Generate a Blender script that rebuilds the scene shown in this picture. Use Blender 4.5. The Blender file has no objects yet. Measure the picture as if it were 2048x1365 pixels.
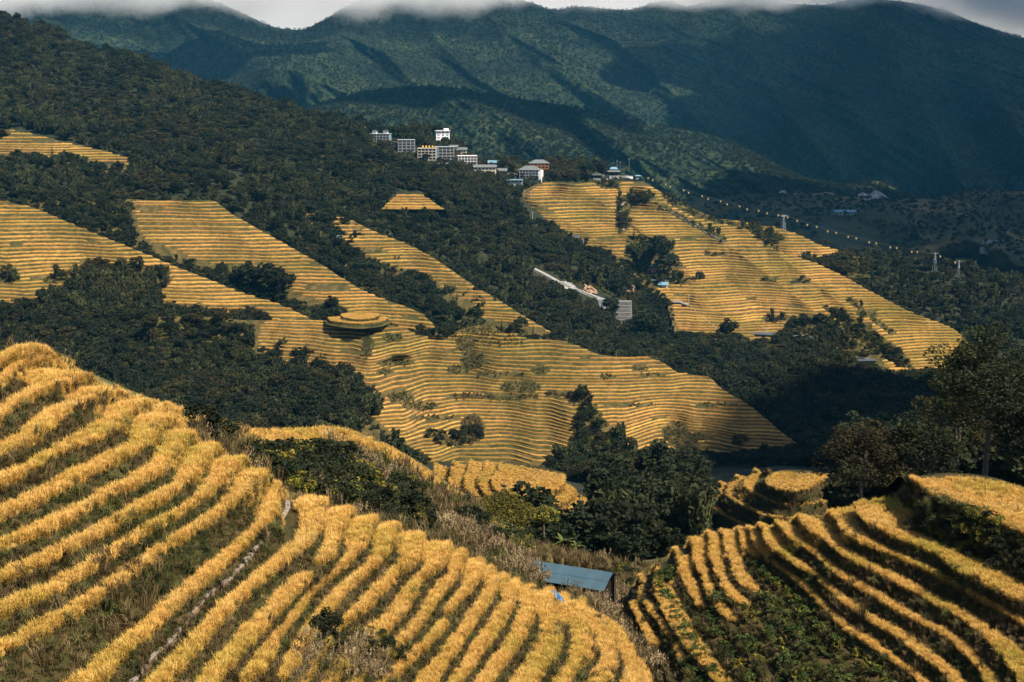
import bpy, math, random
import numpy as np
from mathutils import Vector, Matrix
from mathutils.bvhtree import BVHTree

random.seed(7)
rng = np.random.default_rng(11)
R = math.radians
scene = bpy.context.scene
C = scene.collection

# ------------------------------------------------------------------ camera, sky, sun, exposure
F, HOR = 2600.0, 200.0                      # focal length and eye level in pixels of a 2048 wide frame
PITCH = math.atan((682.5 - HOR) / F)
SP, CP = math.sin(PITCH), math.cos(PITCH)
cam = bpy.data.cameras.new('camera')
cam.sensor_width = 36.0
cam.lens = 36.0 * F / 2048.0
cam.clip_start, cam.clip_end = 1.0, 60000.0
cam_o = bpy.data.objects.new('camera', cam)
cam_o.rotation_euler = (math.pi / 2 - PITCH, 0, 0)
C.objects.link(cam_o)
scene.camera = cam_o

SUN_EL, SUN_AZ = 51.0, 130.0                # azimuth clockwise from +Y (the view direction)
sun_dir = Vector((math.cos(R(SUN_EL)) * math.sin(R(SUN_AZ)), math.cos(R(SUN_EL)) * math.cos(R(SUN_AZ)), math.sin(R(SUN_EL))))
w = bpy.data.worlds.new('World')
scene.world = w
w.use_nodes = True
nt = w.node_tree
bg = nt.nodes['Background']
sky = nt.nodes.new('ShaderNodeTexSky')
sky.sky_type = 'NISHITA'
sky.sun_disc = False
sky.sun_elevation = R(SUN_EL)
sky.sun_rotation = R(SUN_AZ)
sky.altitude = 900
sky.air_density, sky.dust_density, sky.ozone_density = 1.0, 2.0, 2.0
nt.links.new(sky.outputs[0], bg.inputs[0])
bg.inputs[1].default_value = 0.07
sl = bpy.data.lights.new('sun', 'SUN')
sl.energy, sl.angle, sl.color = 5.0, R(0.5), (1.0, 0.90, 0.76)
so = bpy.data.objects.new('sun', sl)
so.rotation_euler = sun_dir.to_track_quat('Z', 'Y').to_euler()
C.objects.link(so)
scene.view_settings.view_transform = 'Standard'
scene.view_settings.look = 'None'
scene.view_settings.exposure = 1.08
scene.view_settings.gamma = 1.0
scene.view_settings.use_curve_mapping = False
scene.cycles.use_denoising = True
scene.cycles.volume_bounces = 8
scene.cycles.transparent_max_bounces = 24

# ------------------------------------------------------------------ maths helpers
def ray(px, py):
    u = (np.asarray(px, float) - 1024) / F
    v = (682.5 - np.asarray(py, float)) / F
    return u, CP + v * SP, -SP + v * CP

def at_depth(px, py, Y):
    dx, dy, dz = ray(px, py)
    t = np.asarray(Y, float) / dy
    return np.stack(np.broadcast_arrays(dx * t, dy * t, dz * t), -1)

def at_height(px, py, z):
    dx, dy, dz = ray(px, py)
    t = np.asarray(z, float) / dz
    return np.stack(np.broadcast_arrays(dx * t, dy * t, dz * t), -1)

def project(P):
    P = np.asarray(P, float)
    x, y, z = P[..., 0], P[..., 1], P[..., 2]
    d = y * CP - z * SP
    u = y * SP + z * CP
    return 1024 + F * x / d, 682.5 - F * u / d

def _h(ix, iy, seed):
    n = (ix.astype(np.int64) * 374761393 + iy.astype(np.int64) * 668265263 + seed * 974634777) & 0x7fffffff
    n = ((n ^ (n >> 13)) * 1274126177) & 0x7fffffff
    return ((n ^ (n >> 16)) & 0xffff) / 65535.0

def noise(x, y, seed=0):
    x = np.asarray(x, float); y = np.asarray(y, float)
    ix, iy = np.floor(x), np.floor(y)
    fx, fy = x - ix, y - iy
    fx, fy = fx * fx * fx * (fx * (fx * 6 - 15) + 10), fy * fy * fy * (fy * (fy * 6 - 15) + 10)
    a, b = _h(ix, iy, seed), _h(ix + 1, iy, seed)
    c, d = _h(ix, iy + 1, seed), _h(ix + 1, iy + 1, seed)
    return (a + (b - a) * fx) * (1 - fy) + (c + (d - c) * fx) * fy - 0.5

def fbm(x, y, octv=4, seed=0, gain=0.5):
    s, a = 0, 1.0
    for i in range(octv):
        s = s + a * noise(np.asarray(x) * 2 ** i + 17.3 * i, np.asarray(y) * 2 ** i - 9.1 * i, seed + i)
        a *= gain
    return s

def pchip(xs, ys, x):
    xs = np.asarray(xs, float); ys = np.asarray(ys, float); x = np.asarray(x, float)
    h = np.diff(xs); dl = np.diff(ys) / h
    m = np.zeros_like(ys)
    m[0], m[-1] = dl[0], dl[-1]
    for i in range(1, len(xs) - 1):
        if dl[i - 1] * dl[i] > 0:
            w1, w2 = 2 * h[i] + h[i - 1], h[i] + 2 * h[i - 1]
            m[i] = (w1 + w2) / (w1 / dl[i - 1] + w2 / dl[i])
    k = np.clip(np.searchsorted(xs, x) - 1, 0, len(xs) - 2)
    t = np.clip((x - xs[k]) / h[k], 0, 1)
    return ((2 * t**3 - 3 * t**2 + 1) * ys[k] + (t**3 - 2 * t**2 + t) * h[k] * m[k]
            + (-2 * t**3 + 3 * t**2) * ys[k + 1] + (t**3 - t**2) * h[k] * m[k + 1])

def resample(pts, n):
    """Catmull-Rom through pts, n samples at even arc length"""
    p = np.asarray(pts, float)
    q = np.vstack([2 * p[0] - p[1], p, 2 * p[-1] - p[-2]])
    out = []
    for i in range(1, len(q) - 2):
        t = np.linspace(0, 1, 24, endpoint=False)[:, None]
        a, b, c, d = q[i - 1], q[i], q[i + 1], q[i + 2]
        out.append(0.5 * (2 * b + (c - a) * t + (2 * a - 5 * b + 4 * c - d) * t**2 + (3 * b - a - 3 * c + d) * t**3))
    out.append(p[-1:])
    o = np.vstack(out)
    L = np.concatenate([[0], np.cumsum(np.linalg.norm(np.diff(o, axis=0), axis=1))])
    s = np.linspace(0, L[-1], n)
    return np.stack([np.interp(s, L, o[:, 0]), np.interp(s, L, o[:, 1])], -1)

def inside(poly, px, py):
    px = np.asarray(px, float); py = np.asarray(py, float)
    r = np.zeros(px.shape, bool)
    n = len(poly)
    for i in range(n):
        x1, y1 = poly[i]; x2, y2 = poly[(i + 1) % n]
        if y1 == y2: continue
        c = ((y1 > py) != (y2 > py)) & (px < (x2 - x1) * (py - y1) / (y2 - y1) + x1)
        r ^= c
    return r

def inany(polys, px, py):
    r = np.zeros(np.shape(px), bool)
    for p in polys: r |= inside(p, px, py)
    return r

def ell(cx, cy, rx, ry, n=14):
    return [(cx + rx * math.cos(2 * math.pi * i / n), cy + ry * math.sin(2 * math.pi * i / n)) for i in range(n)]

# ------------------------------------------------------------------ object helpers
def tag(o, label=None, cat=None, group=None, kind=None):
    if label: o['label'] = label
    if cat: o['category'] = cat
    if group: o['group'] = group
    if kind: o['kind'] = kind
    return o

def empty(name, loc=(0, 0, 0), rz=0.0):
    o = bpy.data.objects.new(name, None)
    o.empty_display_size = 0.2
    o.location = loc; o.rotation_euler = (0, 0, rz)
    C.objects.link(o)
    return o

def mesh_from(name, V, Fc, mat=None, smooth=False):
    me = bpy.data.meshes.new(name)
    V = np.asarray(V, np.float32)
    if isinstance(Fc, np.ndarray):
        nv = Fc.shape[1]
        me.vertices.add(len(V)); me.vertices.foreach_set('co', V.ravel())
        me.loops.add(Fc.size); me.loops.foreach_set('vertex_index', Fc.ravel().astype(np.int32))
        me.polygons.add(len(Fc))
        me.polygons.foreach_set('loop_start', np.arange(0, Fc.size, nv, dtype=np.int32))
        me.update(calc_edges=True); me.validate()
    else:
        me.from_pydata([tuple(v) for v in V.tolist()], [], [tuple(f) for f in Fc])
        me.update()
    if smooth:
        me.polygons.foreach_set('use_smooth', [True] * len(me.polygons))
    if mat: me.materials.append(mat)
    return me

def obj(name, me, parent=None, loc=None):
    o = bpy.data.objects.new(name, me)
    C.objects.link(o)
    if parent is not None: o.parent = parent
    if loc is not None: o.location = loc
    return o

def grid_faces(nr, nc, keep=None):
    i, j = np.meshgrid(np.arange(nr - 1), np.arange(nc - 1), indexing='ij')
    a = (i * nc + j)
    f = np.stack([a, a + 1, a + nc + 1, a + nc], -1)
    if keep is not None: f = f[keep]
    return f.reshape(-1, 4)

class MB:
    """collects boxes, tubes and polygons, built as one mesh"""
    def __init__(s): s.v, s.f = [], []
    def add(s, vs, fs):
        n = len(s.v); s.v += [tuple(map(float, v)) for v in vs]; s.f += [tuple(i + n for i in f) for f in fs]; return s
    def box(s, x0, x1, y0, y1, z0, z1):
        return s.add([(x0, y0, z0), (x1, y0, z0), (x1, y1, z0), (x0, y1, z0), (x0, y0, z1), (x1, y0, z1), (x1, y1, z1), (x0, y1, z1)],
                     [(0, 3, 2, 1), (4, 5, 6, 7), (0, 1, 5, 4), (1, 2, 6, 5), (2, 3, 7, 6), (3, 0, 4, 7)])
    def tube(s, pts, radii, n=6, cap=True):
        pts = [Vector(p) for p in pts]
        vs, fs = [], []
        for i, p in enumerate(pts):
            d = (pts[min(i + 1, len(pts) - 1)] - pts[max(i - 1, 0)]).normalized()
            a = d.cross(Vector((0.3, 0.9, 0.1)) if abs(d.z) > .9 else Vector((0, 0, 1))).normalized()
            b = d.cross(a)
            r = radii[i] if isinstance(radii, (list, tuple)) else radii
            for k in range(n):
                t = 2 * math.pi * k / n
                vs.append(p + (a * math.cos(t) + b * math.sin(t)) * r)
        for i in range(len(pts) - 1):
            for k in range(n):
                fs.append((i * n + k, i * n + (k + 1) % n, (i + 1) * n + (k + 1) % n, (i + 1) * n + k))
        if cap:
            fs.append(tuple(range(n - 1, -1, -1))); fs.append(tuple((len(pts) - 1) * n + k for k in range(n)))
        return s.add(vs, fs)
    def build(s, name, mat, parent=None, loc=None, smooth=False):
        return obj(name, mesh_from(name, s.v, s.f, mat, smooth), parent, loc)

# ------------------------------------------------------------------ materials
def N(nt, t, **kw):
    n = nt.nodes.new(t)
    for k, v in kw.items(): setattr(n, k, v)
    return n

def ramp(nt, stops):
    r = nt.nodes.new('ShaderNodeValToRGB')
    e = r.color_ramp.elements
    while len(e) < len(stops): e.new(0.5)
    for k, (p, c) in enumerate(stops):
        e[k].position = p; e[k].color = (*c, 1)
    return r

def mat_noise(name, stops, scale=1.0, detail=6, rough=0.9, stops2=None, scale2=0.05, bump=0.0, bscale=None, transl=0.0, rand=0.0, stretch=(1, 1, 1), spec=0.1, coords='Position'):
    """colour from one or two noises over world position, optional bump, translucency, per-object brightness"""
    m = bpy.data.materials.new(name)
    m.use_nodes = True
    nt = m.node_tree
    nt.nodes.clear()
    out = N(nt, 'ShaderNodeOutputMaterial')
    if coords == 'Position':
        geo = N(nt, 'ShaderNodeNewGeometry'); co = geo.outputs['Position']
    else:
        tc = N(nt, 'ShaderNodeTexCoord'); co = tc.outputs['Object']
    mp = N(nt, 'ShaderNodeMapping'); mp.inputs['Scale'].default_value = stretch
    nt.links.new(co, mp.inputs[0])
    n1 = N(nt, 'ShaderNodeTexNoise'); n1.inputs['Scale'].default_value = scale; n1.inputs['Detail'].default_value = detail
    n1.inputs['Roughness'].default_value = 0.62
    nt.links.new(mp.outputs[0], n1.inputs['Vector'])
    r1 = ramp(nt, stops); nt.links.new(n1.outputs[0], r1.inputs[0])
    col = r1.outputs[0]
    if stops2:
        n2 = N(nt, 'ShaderNodeTexNoise'); n2.inputs['Scale'].default_value = scale2; n2.inputs['Detail'].default_value = 4
        nt.links.new(mp.outputs[0], n2.inputs['Vector'])
        r2 = ramp(nt, stops2); nt.links.new(n2.outputs[0], r2.inputs[0])
        mx = N(nt, 'ShaderNodeMix', data_type='RGBA', blend_type='MULTIPLY'); mx.inputs[0].default_value = 1.0
        nt.links.new(col, mx.inputs[6]); nt.links.new(r2.outputs[0], mx.inputs[7]); col = mx.outputs[2]
    if rand:
        oi = N(nt, 'ShaderNodeObjectInfo')
        hs = N(nt, 'ShaderNodeHueSaturation')
        mr = N(nt, 'ShaderNodeMapRange'); mr.inputs[3].default_value = 1 - rand; mr.inputs[4].default_value = 1 + rand
        nt.links.new(oi.outputs['Random'], mr.inputs[0]); nt.links.new(mr.outputs[0], hs.inputs['Value'])
        ml = N(nt, 'ShaderNodeMath', operation='MULTIPLY'); ml.inputs[1].default_value = 7.31
        fr = N(nt, 'ShaderNodeMath', operation='FRACT')
        nt.links.new(oi.outputs['Random'], ml.inputs[0]); nt.links.new(ml.outputs[0], fr.inputs[0])
        m2 = N(nt, 'ShaderNodeMapRange'); m2.inputs[3].default_value = 0.5 - rand * 0.025; m2.inputs[4].default_value = 0.5 + rand * 0.04
        nt.links.new(fr.outputs[0], m2.inputs[0]); nt.links.new(m2.outputs[0], hs.inputs['Hue'])
        nt.links.new(col, hs.inputs['Color']); col = hs.outputs[0]
    b = N(nt, 'ShaderNodeBsdfPrincipled')
    b.inputs['Roughness'].default_value = rough
    b.inputs['Specular IOR Level'].default_value = spec
    nt.links.new(col, b.inputs['Base Color'])
    sh = b.outputs[0]
    if bump:
        nb = N(nt, 'ShaderNodeTexNoise'); nb.inputs['Scale'].default_value = bscale or scale; nb.inputs['Detail'].default_value = 5
        nt.links.new(mp.outputs[0], nb.inputs['Vector'])
        bp = N(nt, 'ShaderNodeBump'); bp.inputs['Strength'].default_value = 1.0; bp.inputs['Distance'].default_value = bump
        nt.links.new(nb.outputs[0], bp.inputs['Height']); nt.links.new(bp.outputs[0], b.inputs['Normal'])
    if transl:
        tr = N(nt, 'ShaderNodeBsdfTranslucent'); nt.links.new(col, tr.inputs[0])
        ms = N(nt, 'ShaderNodeMixShader'); ms.inputs[0].default_value = transl
        nt.links.new(sh, ms.inputs[1]); nt.links.new(tr.outputs[0], ms.inputs[2]); sh = ms.outputs[0]
    nt.links.new(sh, out.inputs[0])
    return m

def mat_flat(name, c, rough=0.7, metal=0.0, spec=0.3, var=0.12, scale=1.5):
    lo = tuple(x * (1 - var) for x in c); hi = tuple(min(1, x * (1 + var)) for x in c)
    m = mat_noise(name, [(0.3, lo), (0.7, hi)], scale=scale, rough=rough, spec=spec)
    for n in m.node_tree.nodes:
        if n.type == 'BSDF_PRINCIPLED': n.inputs['Metallic'].default_value = metal
    return m

M_rice = mat_noise('ripe_rice', [(0.25, (0.42, 0.24, 0.06)), (0.5, (0.62, 0.385, 0.105)), (0.75, (0.74, 0.51, 0.18))], scale=1.3,
                   stops2=[(0.3, (0.74, 0.86, 0.62)), (0.5, (1.0, 0.96, 0.92)), (0.7, (1.0, 1.04, 1.12))], scale2=0.16, rough=0.85, transl=0.25, rand=0.2)
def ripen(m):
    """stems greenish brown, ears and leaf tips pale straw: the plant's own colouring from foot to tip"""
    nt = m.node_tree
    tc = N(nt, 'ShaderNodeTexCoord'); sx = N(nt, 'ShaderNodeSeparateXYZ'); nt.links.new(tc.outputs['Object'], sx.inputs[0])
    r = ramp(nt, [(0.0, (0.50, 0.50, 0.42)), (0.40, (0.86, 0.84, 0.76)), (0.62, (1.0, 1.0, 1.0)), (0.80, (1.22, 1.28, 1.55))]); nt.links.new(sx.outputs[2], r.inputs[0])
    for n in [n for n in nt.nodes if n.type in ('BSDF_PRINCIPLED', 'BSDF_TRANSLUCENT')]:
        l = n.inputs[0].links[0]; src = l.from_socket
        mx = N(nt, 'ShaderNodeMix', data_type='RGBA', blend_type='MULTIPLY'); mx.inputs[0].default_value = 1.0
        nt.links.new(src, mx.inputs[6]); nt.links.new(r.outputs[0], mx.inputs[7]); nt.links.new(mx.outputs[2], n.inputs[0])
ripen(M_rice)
M_ricefar = mat_noise('ripe_rice_far', [(0.25, (0.19, 0.095, 0.025)), (0.5, (0.325, 0.172, 0.040)), (0.75, (0.43, 0.250, 0.072))], scale=0.5,
                      stops2=[(0.35, (0.62, 0.70, 0.60)), (0.6, (1.0, 1.0, 1.0))], scale2=0.02, rough=0.9, rand=0.24, bump=0.25, bscale=1.8)
M_bank = mat_noise('terrace_bank', [(0.3, (0.016, 0.018, 0.007)), (0.5, (0.040, 0.034, 0.013)), (0.7, (0.075, 0.050, 0.022))], scale=0.9,
                   stops2=[(0.35, (0.65, 0.75, 0.6)), (0.65, (1.1, 1.0, 0.9))], scale2=0.07, bump=0.15, bscale=4)
M_bankfar = mat_noise('terrace_bank_far', [(0.3, (0.028, 0.030, 0.011)), (0.5, (0.066, 0.055, 0.020)), (0.7, (0.13, 0.088, 0.036))], scale=0.25,
                      stops2=[(0.35, (0.65, 0.75, 0.6)), (0.65, (1.1, 1.0, 0.9))], scale2=0.02, bump=0.3, bscale=1.0)
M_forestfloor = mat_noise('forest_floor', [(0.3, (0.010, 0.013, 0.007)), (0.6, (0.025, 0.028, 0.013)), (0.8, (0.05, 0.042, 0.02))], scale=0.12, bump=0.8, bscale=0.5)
M_scrub = mat_noise('scrub_slope', [(0.3, (0.035, 0.042, 0.016)), (0.5, (0.10, 0.095, 0.035)), (0.72, (0.22, 0.17, 0.08))], scale=0.35,
                    stops2=[(0.35, (0.5, 0.55, 0.4)), (0.65, (1.0, 1.0, 1.0))], scale2=0.06, bump=0.3, bscale=2.5)
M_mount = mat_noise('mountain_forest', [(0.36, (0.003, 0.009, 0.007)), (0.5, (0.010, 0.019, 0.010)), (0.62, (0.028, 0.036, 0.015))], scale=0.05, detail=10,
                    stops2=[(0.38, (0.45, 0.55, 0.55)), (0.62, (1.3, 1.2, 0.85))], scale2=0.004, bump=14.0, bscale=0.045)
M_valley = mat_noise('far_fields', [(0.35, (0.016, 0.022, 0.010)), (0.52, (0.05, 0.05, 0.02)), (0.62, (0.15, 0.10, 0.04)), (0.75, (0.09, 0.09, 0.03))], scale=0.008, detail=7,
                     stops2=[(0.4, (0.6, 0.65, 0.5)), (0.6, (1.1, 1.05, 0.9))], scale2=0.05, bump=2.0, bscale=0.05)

# ------------------------------------------------------------------ terrain
SHEETS = {}
BVH_V, BVH_F = [], []

def reg(V, Fc):
    n = sum(len(v) for v in BVH_V)
    BVH_V.append(np.asarray(V, float).reshape(-1, 3)); BVH_F.append(np.asarray(Fc) + n)

def sheet(name, lines, px0, px1, ncol, nseg, mat, label, cat, relief=None, bumps=0.0, bscale=30.0, seed=0, back=True, smooth=True, keep=None, obname=None):
    """a slope: lines run from the near foot to the crest, each a list of (px, py, distance)"""
    px = np.linspace(px0, px1, ncol)
    PY = np.stack([pchip([q[0] for q in l], [q[1] for q in l], np.clip(px, l[0][0], l[-1][0])) for l in lines])
    PD = np.stack([pchip([q[0] for q in l], [q[2] for q in l], np.clip(px, l[0][0], l[-1][0])) for l in lines])
    t = np.arange(len(lines)); tt = np.linspace(0, len(lines) - 1, nseg)
    py = np.stack([pchip(t, PY[:, j], tt) for j in range(ncol)], 1)
    Y = np.stack([pchip(t, PD[:, j], tt) for j in range(ncol)], 1)
    pxg = np.broadcast_to(px, py.shape)
    if relief is not None: Y = Y + relief(pxg, py, Y)
    P = at_depth(pxg, py, Y)
    if bumps:
        fade = np.clip((nseg - 1 - np.arange(nseg)) / 6.0, 0.25, 1)[:, None]
        P[..., 2] += bumps * fade * fbm(P[..., 0] / bscale, P[..., 1] / bscale, 4, seed)
    rows = P
    if back:
        c = P[-1]; d = c.copy(); d[:, 1] += 0.05 * Y[-1]; d[:, 2] -= 0.012 * Y[-1]
        e = c.copy(); e[:, 1] += 0.25 * Y[-1]; e[:, 2] -= 0.14 * Y[-1]
        rows = np.concatenate([P, d[None], e[None]])
    kp = None
    if keep is not None:
        kk = keep(pxg, py)
        if back: kk = np.concatenate([kk, kk[-1:], kk[-1:]])
        kp = kk[:-1, :-1] | kk[1:, :-1] | kk[:-1, 1:] | kk[1:, 1:]
    Fc = grid_faces(rows.shape[0], ncol, kp)
    o = obj(obname or name, mesh_from(name, rows.reshape(-1, 3), Fc, mat, smooth))
    tag(o, label, cat, kind='structure')
    SHEETS[name] = dict(px=pxg, py=py, P=P, obj=o)
    reg(rows.reshape(-1, 3), Fc)
    return o

def ridges(rl):
    """relief: each ridge a polyline with half width (px) and how far it stands out towards the camera (m); negative = gully"""
    def f(px, py, Y=None):
        out = np.zeros(np.shape(px))
        for pts, wd, amp in rl:
            best = np.full(np.shape(px), 1e9)
            for (x1, y1), (x2, y2) in zip(pts[:-1], pts[1:]):
                dx, dy = x2 - x1, y2 - y1
                t = np.clip(((px - x1) * dx + (py - y1) * dy) / (dx * dx + dy * dy), 0, 1)
                best = np.minimum(best, np.hypot(px - x1 - t * dx, py - y1 - t * dy))
            q = np.clip(1 - best / wd, 0, 1)
            out += amp * q * q * (1.6 - 0.6 * q)
        return out
    return f

# --- far mountains
def m_relief(px, py, Y):
    r = ridges([
        ([(700, 0), (655, 60), (590, 110), (520, 170)], 110, -420), ([(690, 72), (770, 105), (830, 170), (900, 250), (980, 330)], 90, -330),
        ([(830, 10), (880, 90), (960, 160), (1080, 230), (1180, 300)], 90, -300), ([(300, 0), (420, 70), (560, 130), (700, 190), (850, 240)], 100, -380),
        ([(60, 20), (200, 90), (330, 150), (520, 200)], 90, -260), ([(1000, 20), (1090, 100), (1180, 180), (1300, 250)], 90, -320),
        ([(1150, 30), (1230, 80), (1310, 150), (1390, 230)], 70, -260), ([(1400, 10), (1360, 70), (1300, 110)], 70, -200),
        ([(1480, 20), (1500, 110), (1570, 220), (1660, 330)], 90, -300), ([(1620, 30), (1660, 150), (1760, 280)], 80, -260),
        ([(1780, 10), (1800, 130), (1870, 260), (1930, 380)], 100, -360), ([(1960, 60), (1980, 180), (2060, 300)], 90, -280)])(px, py)
    xx, yy = px / 2600 * Y / 420.0, py / 2600 * Y / 420.0
    return 0.72 * r - 200 * fbm(xx * 1.0 + yy * 0.6, yy * 0.8, 6, 3) - 150 * (0.25 - np.abs(fbm(xx * 1.7 - yy * .9, yy * .7, 4, 9))) - 45 * np.abs(fbm(xx * 5 - yy * 2, yy * 2.2, 4, 15))

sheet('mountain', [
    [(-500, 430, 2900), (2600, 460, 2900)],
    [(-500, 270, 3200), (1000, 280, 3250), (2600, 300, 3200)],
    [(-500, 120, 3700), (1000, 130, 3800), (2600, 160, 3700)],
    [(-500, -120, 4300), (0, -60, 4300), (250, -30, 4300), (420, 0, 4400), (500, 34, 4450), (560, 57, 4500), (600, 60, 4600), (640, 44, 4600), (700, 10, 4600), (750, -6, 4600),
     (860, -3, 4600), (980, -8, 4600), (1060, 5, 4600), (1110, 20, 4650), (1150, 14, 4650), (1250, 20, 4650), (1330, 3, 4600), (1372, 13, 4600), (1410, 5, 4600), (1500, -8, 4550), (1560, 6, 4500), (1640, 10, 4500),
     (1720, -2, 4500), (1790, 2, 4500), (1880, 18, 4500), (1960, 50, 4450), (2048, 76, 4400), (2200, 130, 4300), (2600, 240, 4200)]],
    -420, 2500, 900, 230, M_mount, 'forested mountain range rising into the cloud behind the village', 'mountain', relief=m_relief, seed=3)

def fh_relief(px, py, Y):
    r = ridges([([(900, 190), (1010, 240), (1090, 310), (1150, 340)], 70, -90), ([(1140, 210), (1230, 290), (1330, 340), (1450, 400)], 80, -110),
                ([(1330, 260), (1450, 320), (1560, 400)], 70, -90), ([(1010, 190), (1120, 240), (1190, 310)], 50, 70)])(px, py)
    xx, yy = px / 2600 * Y / 200.0, py / 2600 * Y / 200.0
    return r - 70 * fbm(xx, yy, 4, 21) - 16 * fbm(xx * 11, yy * 11, 3, 22)
sheet('foothill', [
    [(420, 470, 2000), (1900, 480, 2000)],
    [(420, 400, 2120), (600, 380, 2120), (1400, 400, 2120), (1900, 440, 2080)],
    [(420, 360, 2300), (520, 310, 2300), (640, 270, 2300), (1100, 290, 2320), (1400, 330, 2280), (1900, 420, 2180)],
    [(420, 330, 2600), (520, 262, 2600), (640, 208, 2600), (760, 178, 2600), (860, 172, 2600), (1000, 192, 2600), (1150, 214, 2580), (1300, 248, 2560), (1440, 276, 2520), (1540, 322, 2460), (1620, 362, 2400), (1690, 372, 2350), (1750, 362, 2320), (1810, 385, 2280), (1900, 410, 2240)]],
    430, 1880, 640, 130, M_mount, 'sunlit wooded foothill standing in front of the shaded mountain', 'hill', relief=fh_relief)

def fv_relief(px, py, Y):
    r = ridges([([(1700, 420), (1800, 440), (1850, 490)], 90, -110), ([(1640, 470), (1700, 510), (1750, 560)], 80, -110), ([(1850, 400), (1940, 450), (2020, 520)], 80, -90),
                ([(1900, 470), (2000, 500), (2100, 560)], 60, -90), ([(1500, 430), (1560, 470), (1640, 500)], 60, -70)])(px, py)
    return r - 50 * fbm(px / 90, py / 50, 4, 31)
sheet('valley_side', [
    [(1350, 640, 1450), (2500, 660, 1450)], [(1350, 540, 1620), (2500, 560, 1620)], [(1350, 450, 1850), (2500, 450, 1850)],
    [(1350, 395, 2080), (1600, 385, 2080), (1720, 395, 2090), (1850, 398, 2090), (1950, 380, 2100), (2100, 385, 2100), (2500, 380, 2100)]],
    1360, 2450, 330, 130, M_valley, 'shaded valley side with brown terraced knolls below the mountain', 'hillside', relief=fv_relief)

# --- wooded hillside on the left and the gully under the village
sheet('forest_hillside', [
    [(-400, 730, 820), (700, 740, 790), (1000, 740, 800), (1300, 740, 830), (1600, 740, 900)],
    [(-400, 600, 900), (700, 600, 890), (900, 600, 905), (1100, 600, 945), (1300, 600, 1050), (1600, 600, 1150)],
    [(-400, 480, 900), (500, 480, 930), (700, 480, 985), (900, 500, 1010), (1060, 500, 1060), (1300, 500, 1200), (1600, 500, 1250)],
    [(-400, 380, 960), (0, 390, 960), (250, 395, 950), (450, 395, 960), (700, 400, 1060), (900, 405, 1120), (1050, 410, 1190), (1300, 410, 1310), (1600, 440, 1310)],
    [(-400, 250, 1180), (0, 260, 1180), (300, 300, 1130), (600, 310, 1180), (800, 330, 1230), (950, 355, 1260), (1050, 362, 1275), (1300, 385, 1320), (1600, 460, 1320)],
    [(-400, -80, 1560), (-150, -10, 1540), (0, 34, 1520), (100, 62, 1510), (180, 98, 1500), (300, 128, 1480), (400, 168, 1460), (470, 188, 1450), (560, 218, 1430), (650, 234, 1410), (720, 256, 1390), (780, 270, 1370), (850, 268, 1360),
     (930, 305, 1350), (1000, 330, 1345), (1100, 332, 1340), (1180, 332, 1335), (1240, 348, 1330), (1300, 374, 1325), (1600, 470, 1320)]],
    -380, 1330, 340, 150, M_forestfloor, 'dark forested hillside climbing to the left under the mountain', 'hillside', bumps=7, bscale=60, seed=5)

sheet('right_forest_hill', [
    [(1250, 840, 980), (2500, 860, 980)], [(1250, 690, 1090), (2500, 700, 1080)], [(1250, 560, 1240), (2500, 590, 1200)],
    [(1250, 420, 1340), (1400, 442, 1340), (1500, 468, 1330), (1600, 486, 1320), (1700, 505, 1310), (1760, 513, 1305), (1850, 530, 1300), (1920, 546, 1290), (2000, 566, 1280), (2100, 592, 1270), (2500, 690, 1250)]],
    1260, 2450, 240, 80, M_forestfloor, 'bamboo covered hill on the right behind the village terraces', 'hillside', bumps=8, bscale=60, seed=6)

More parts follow.
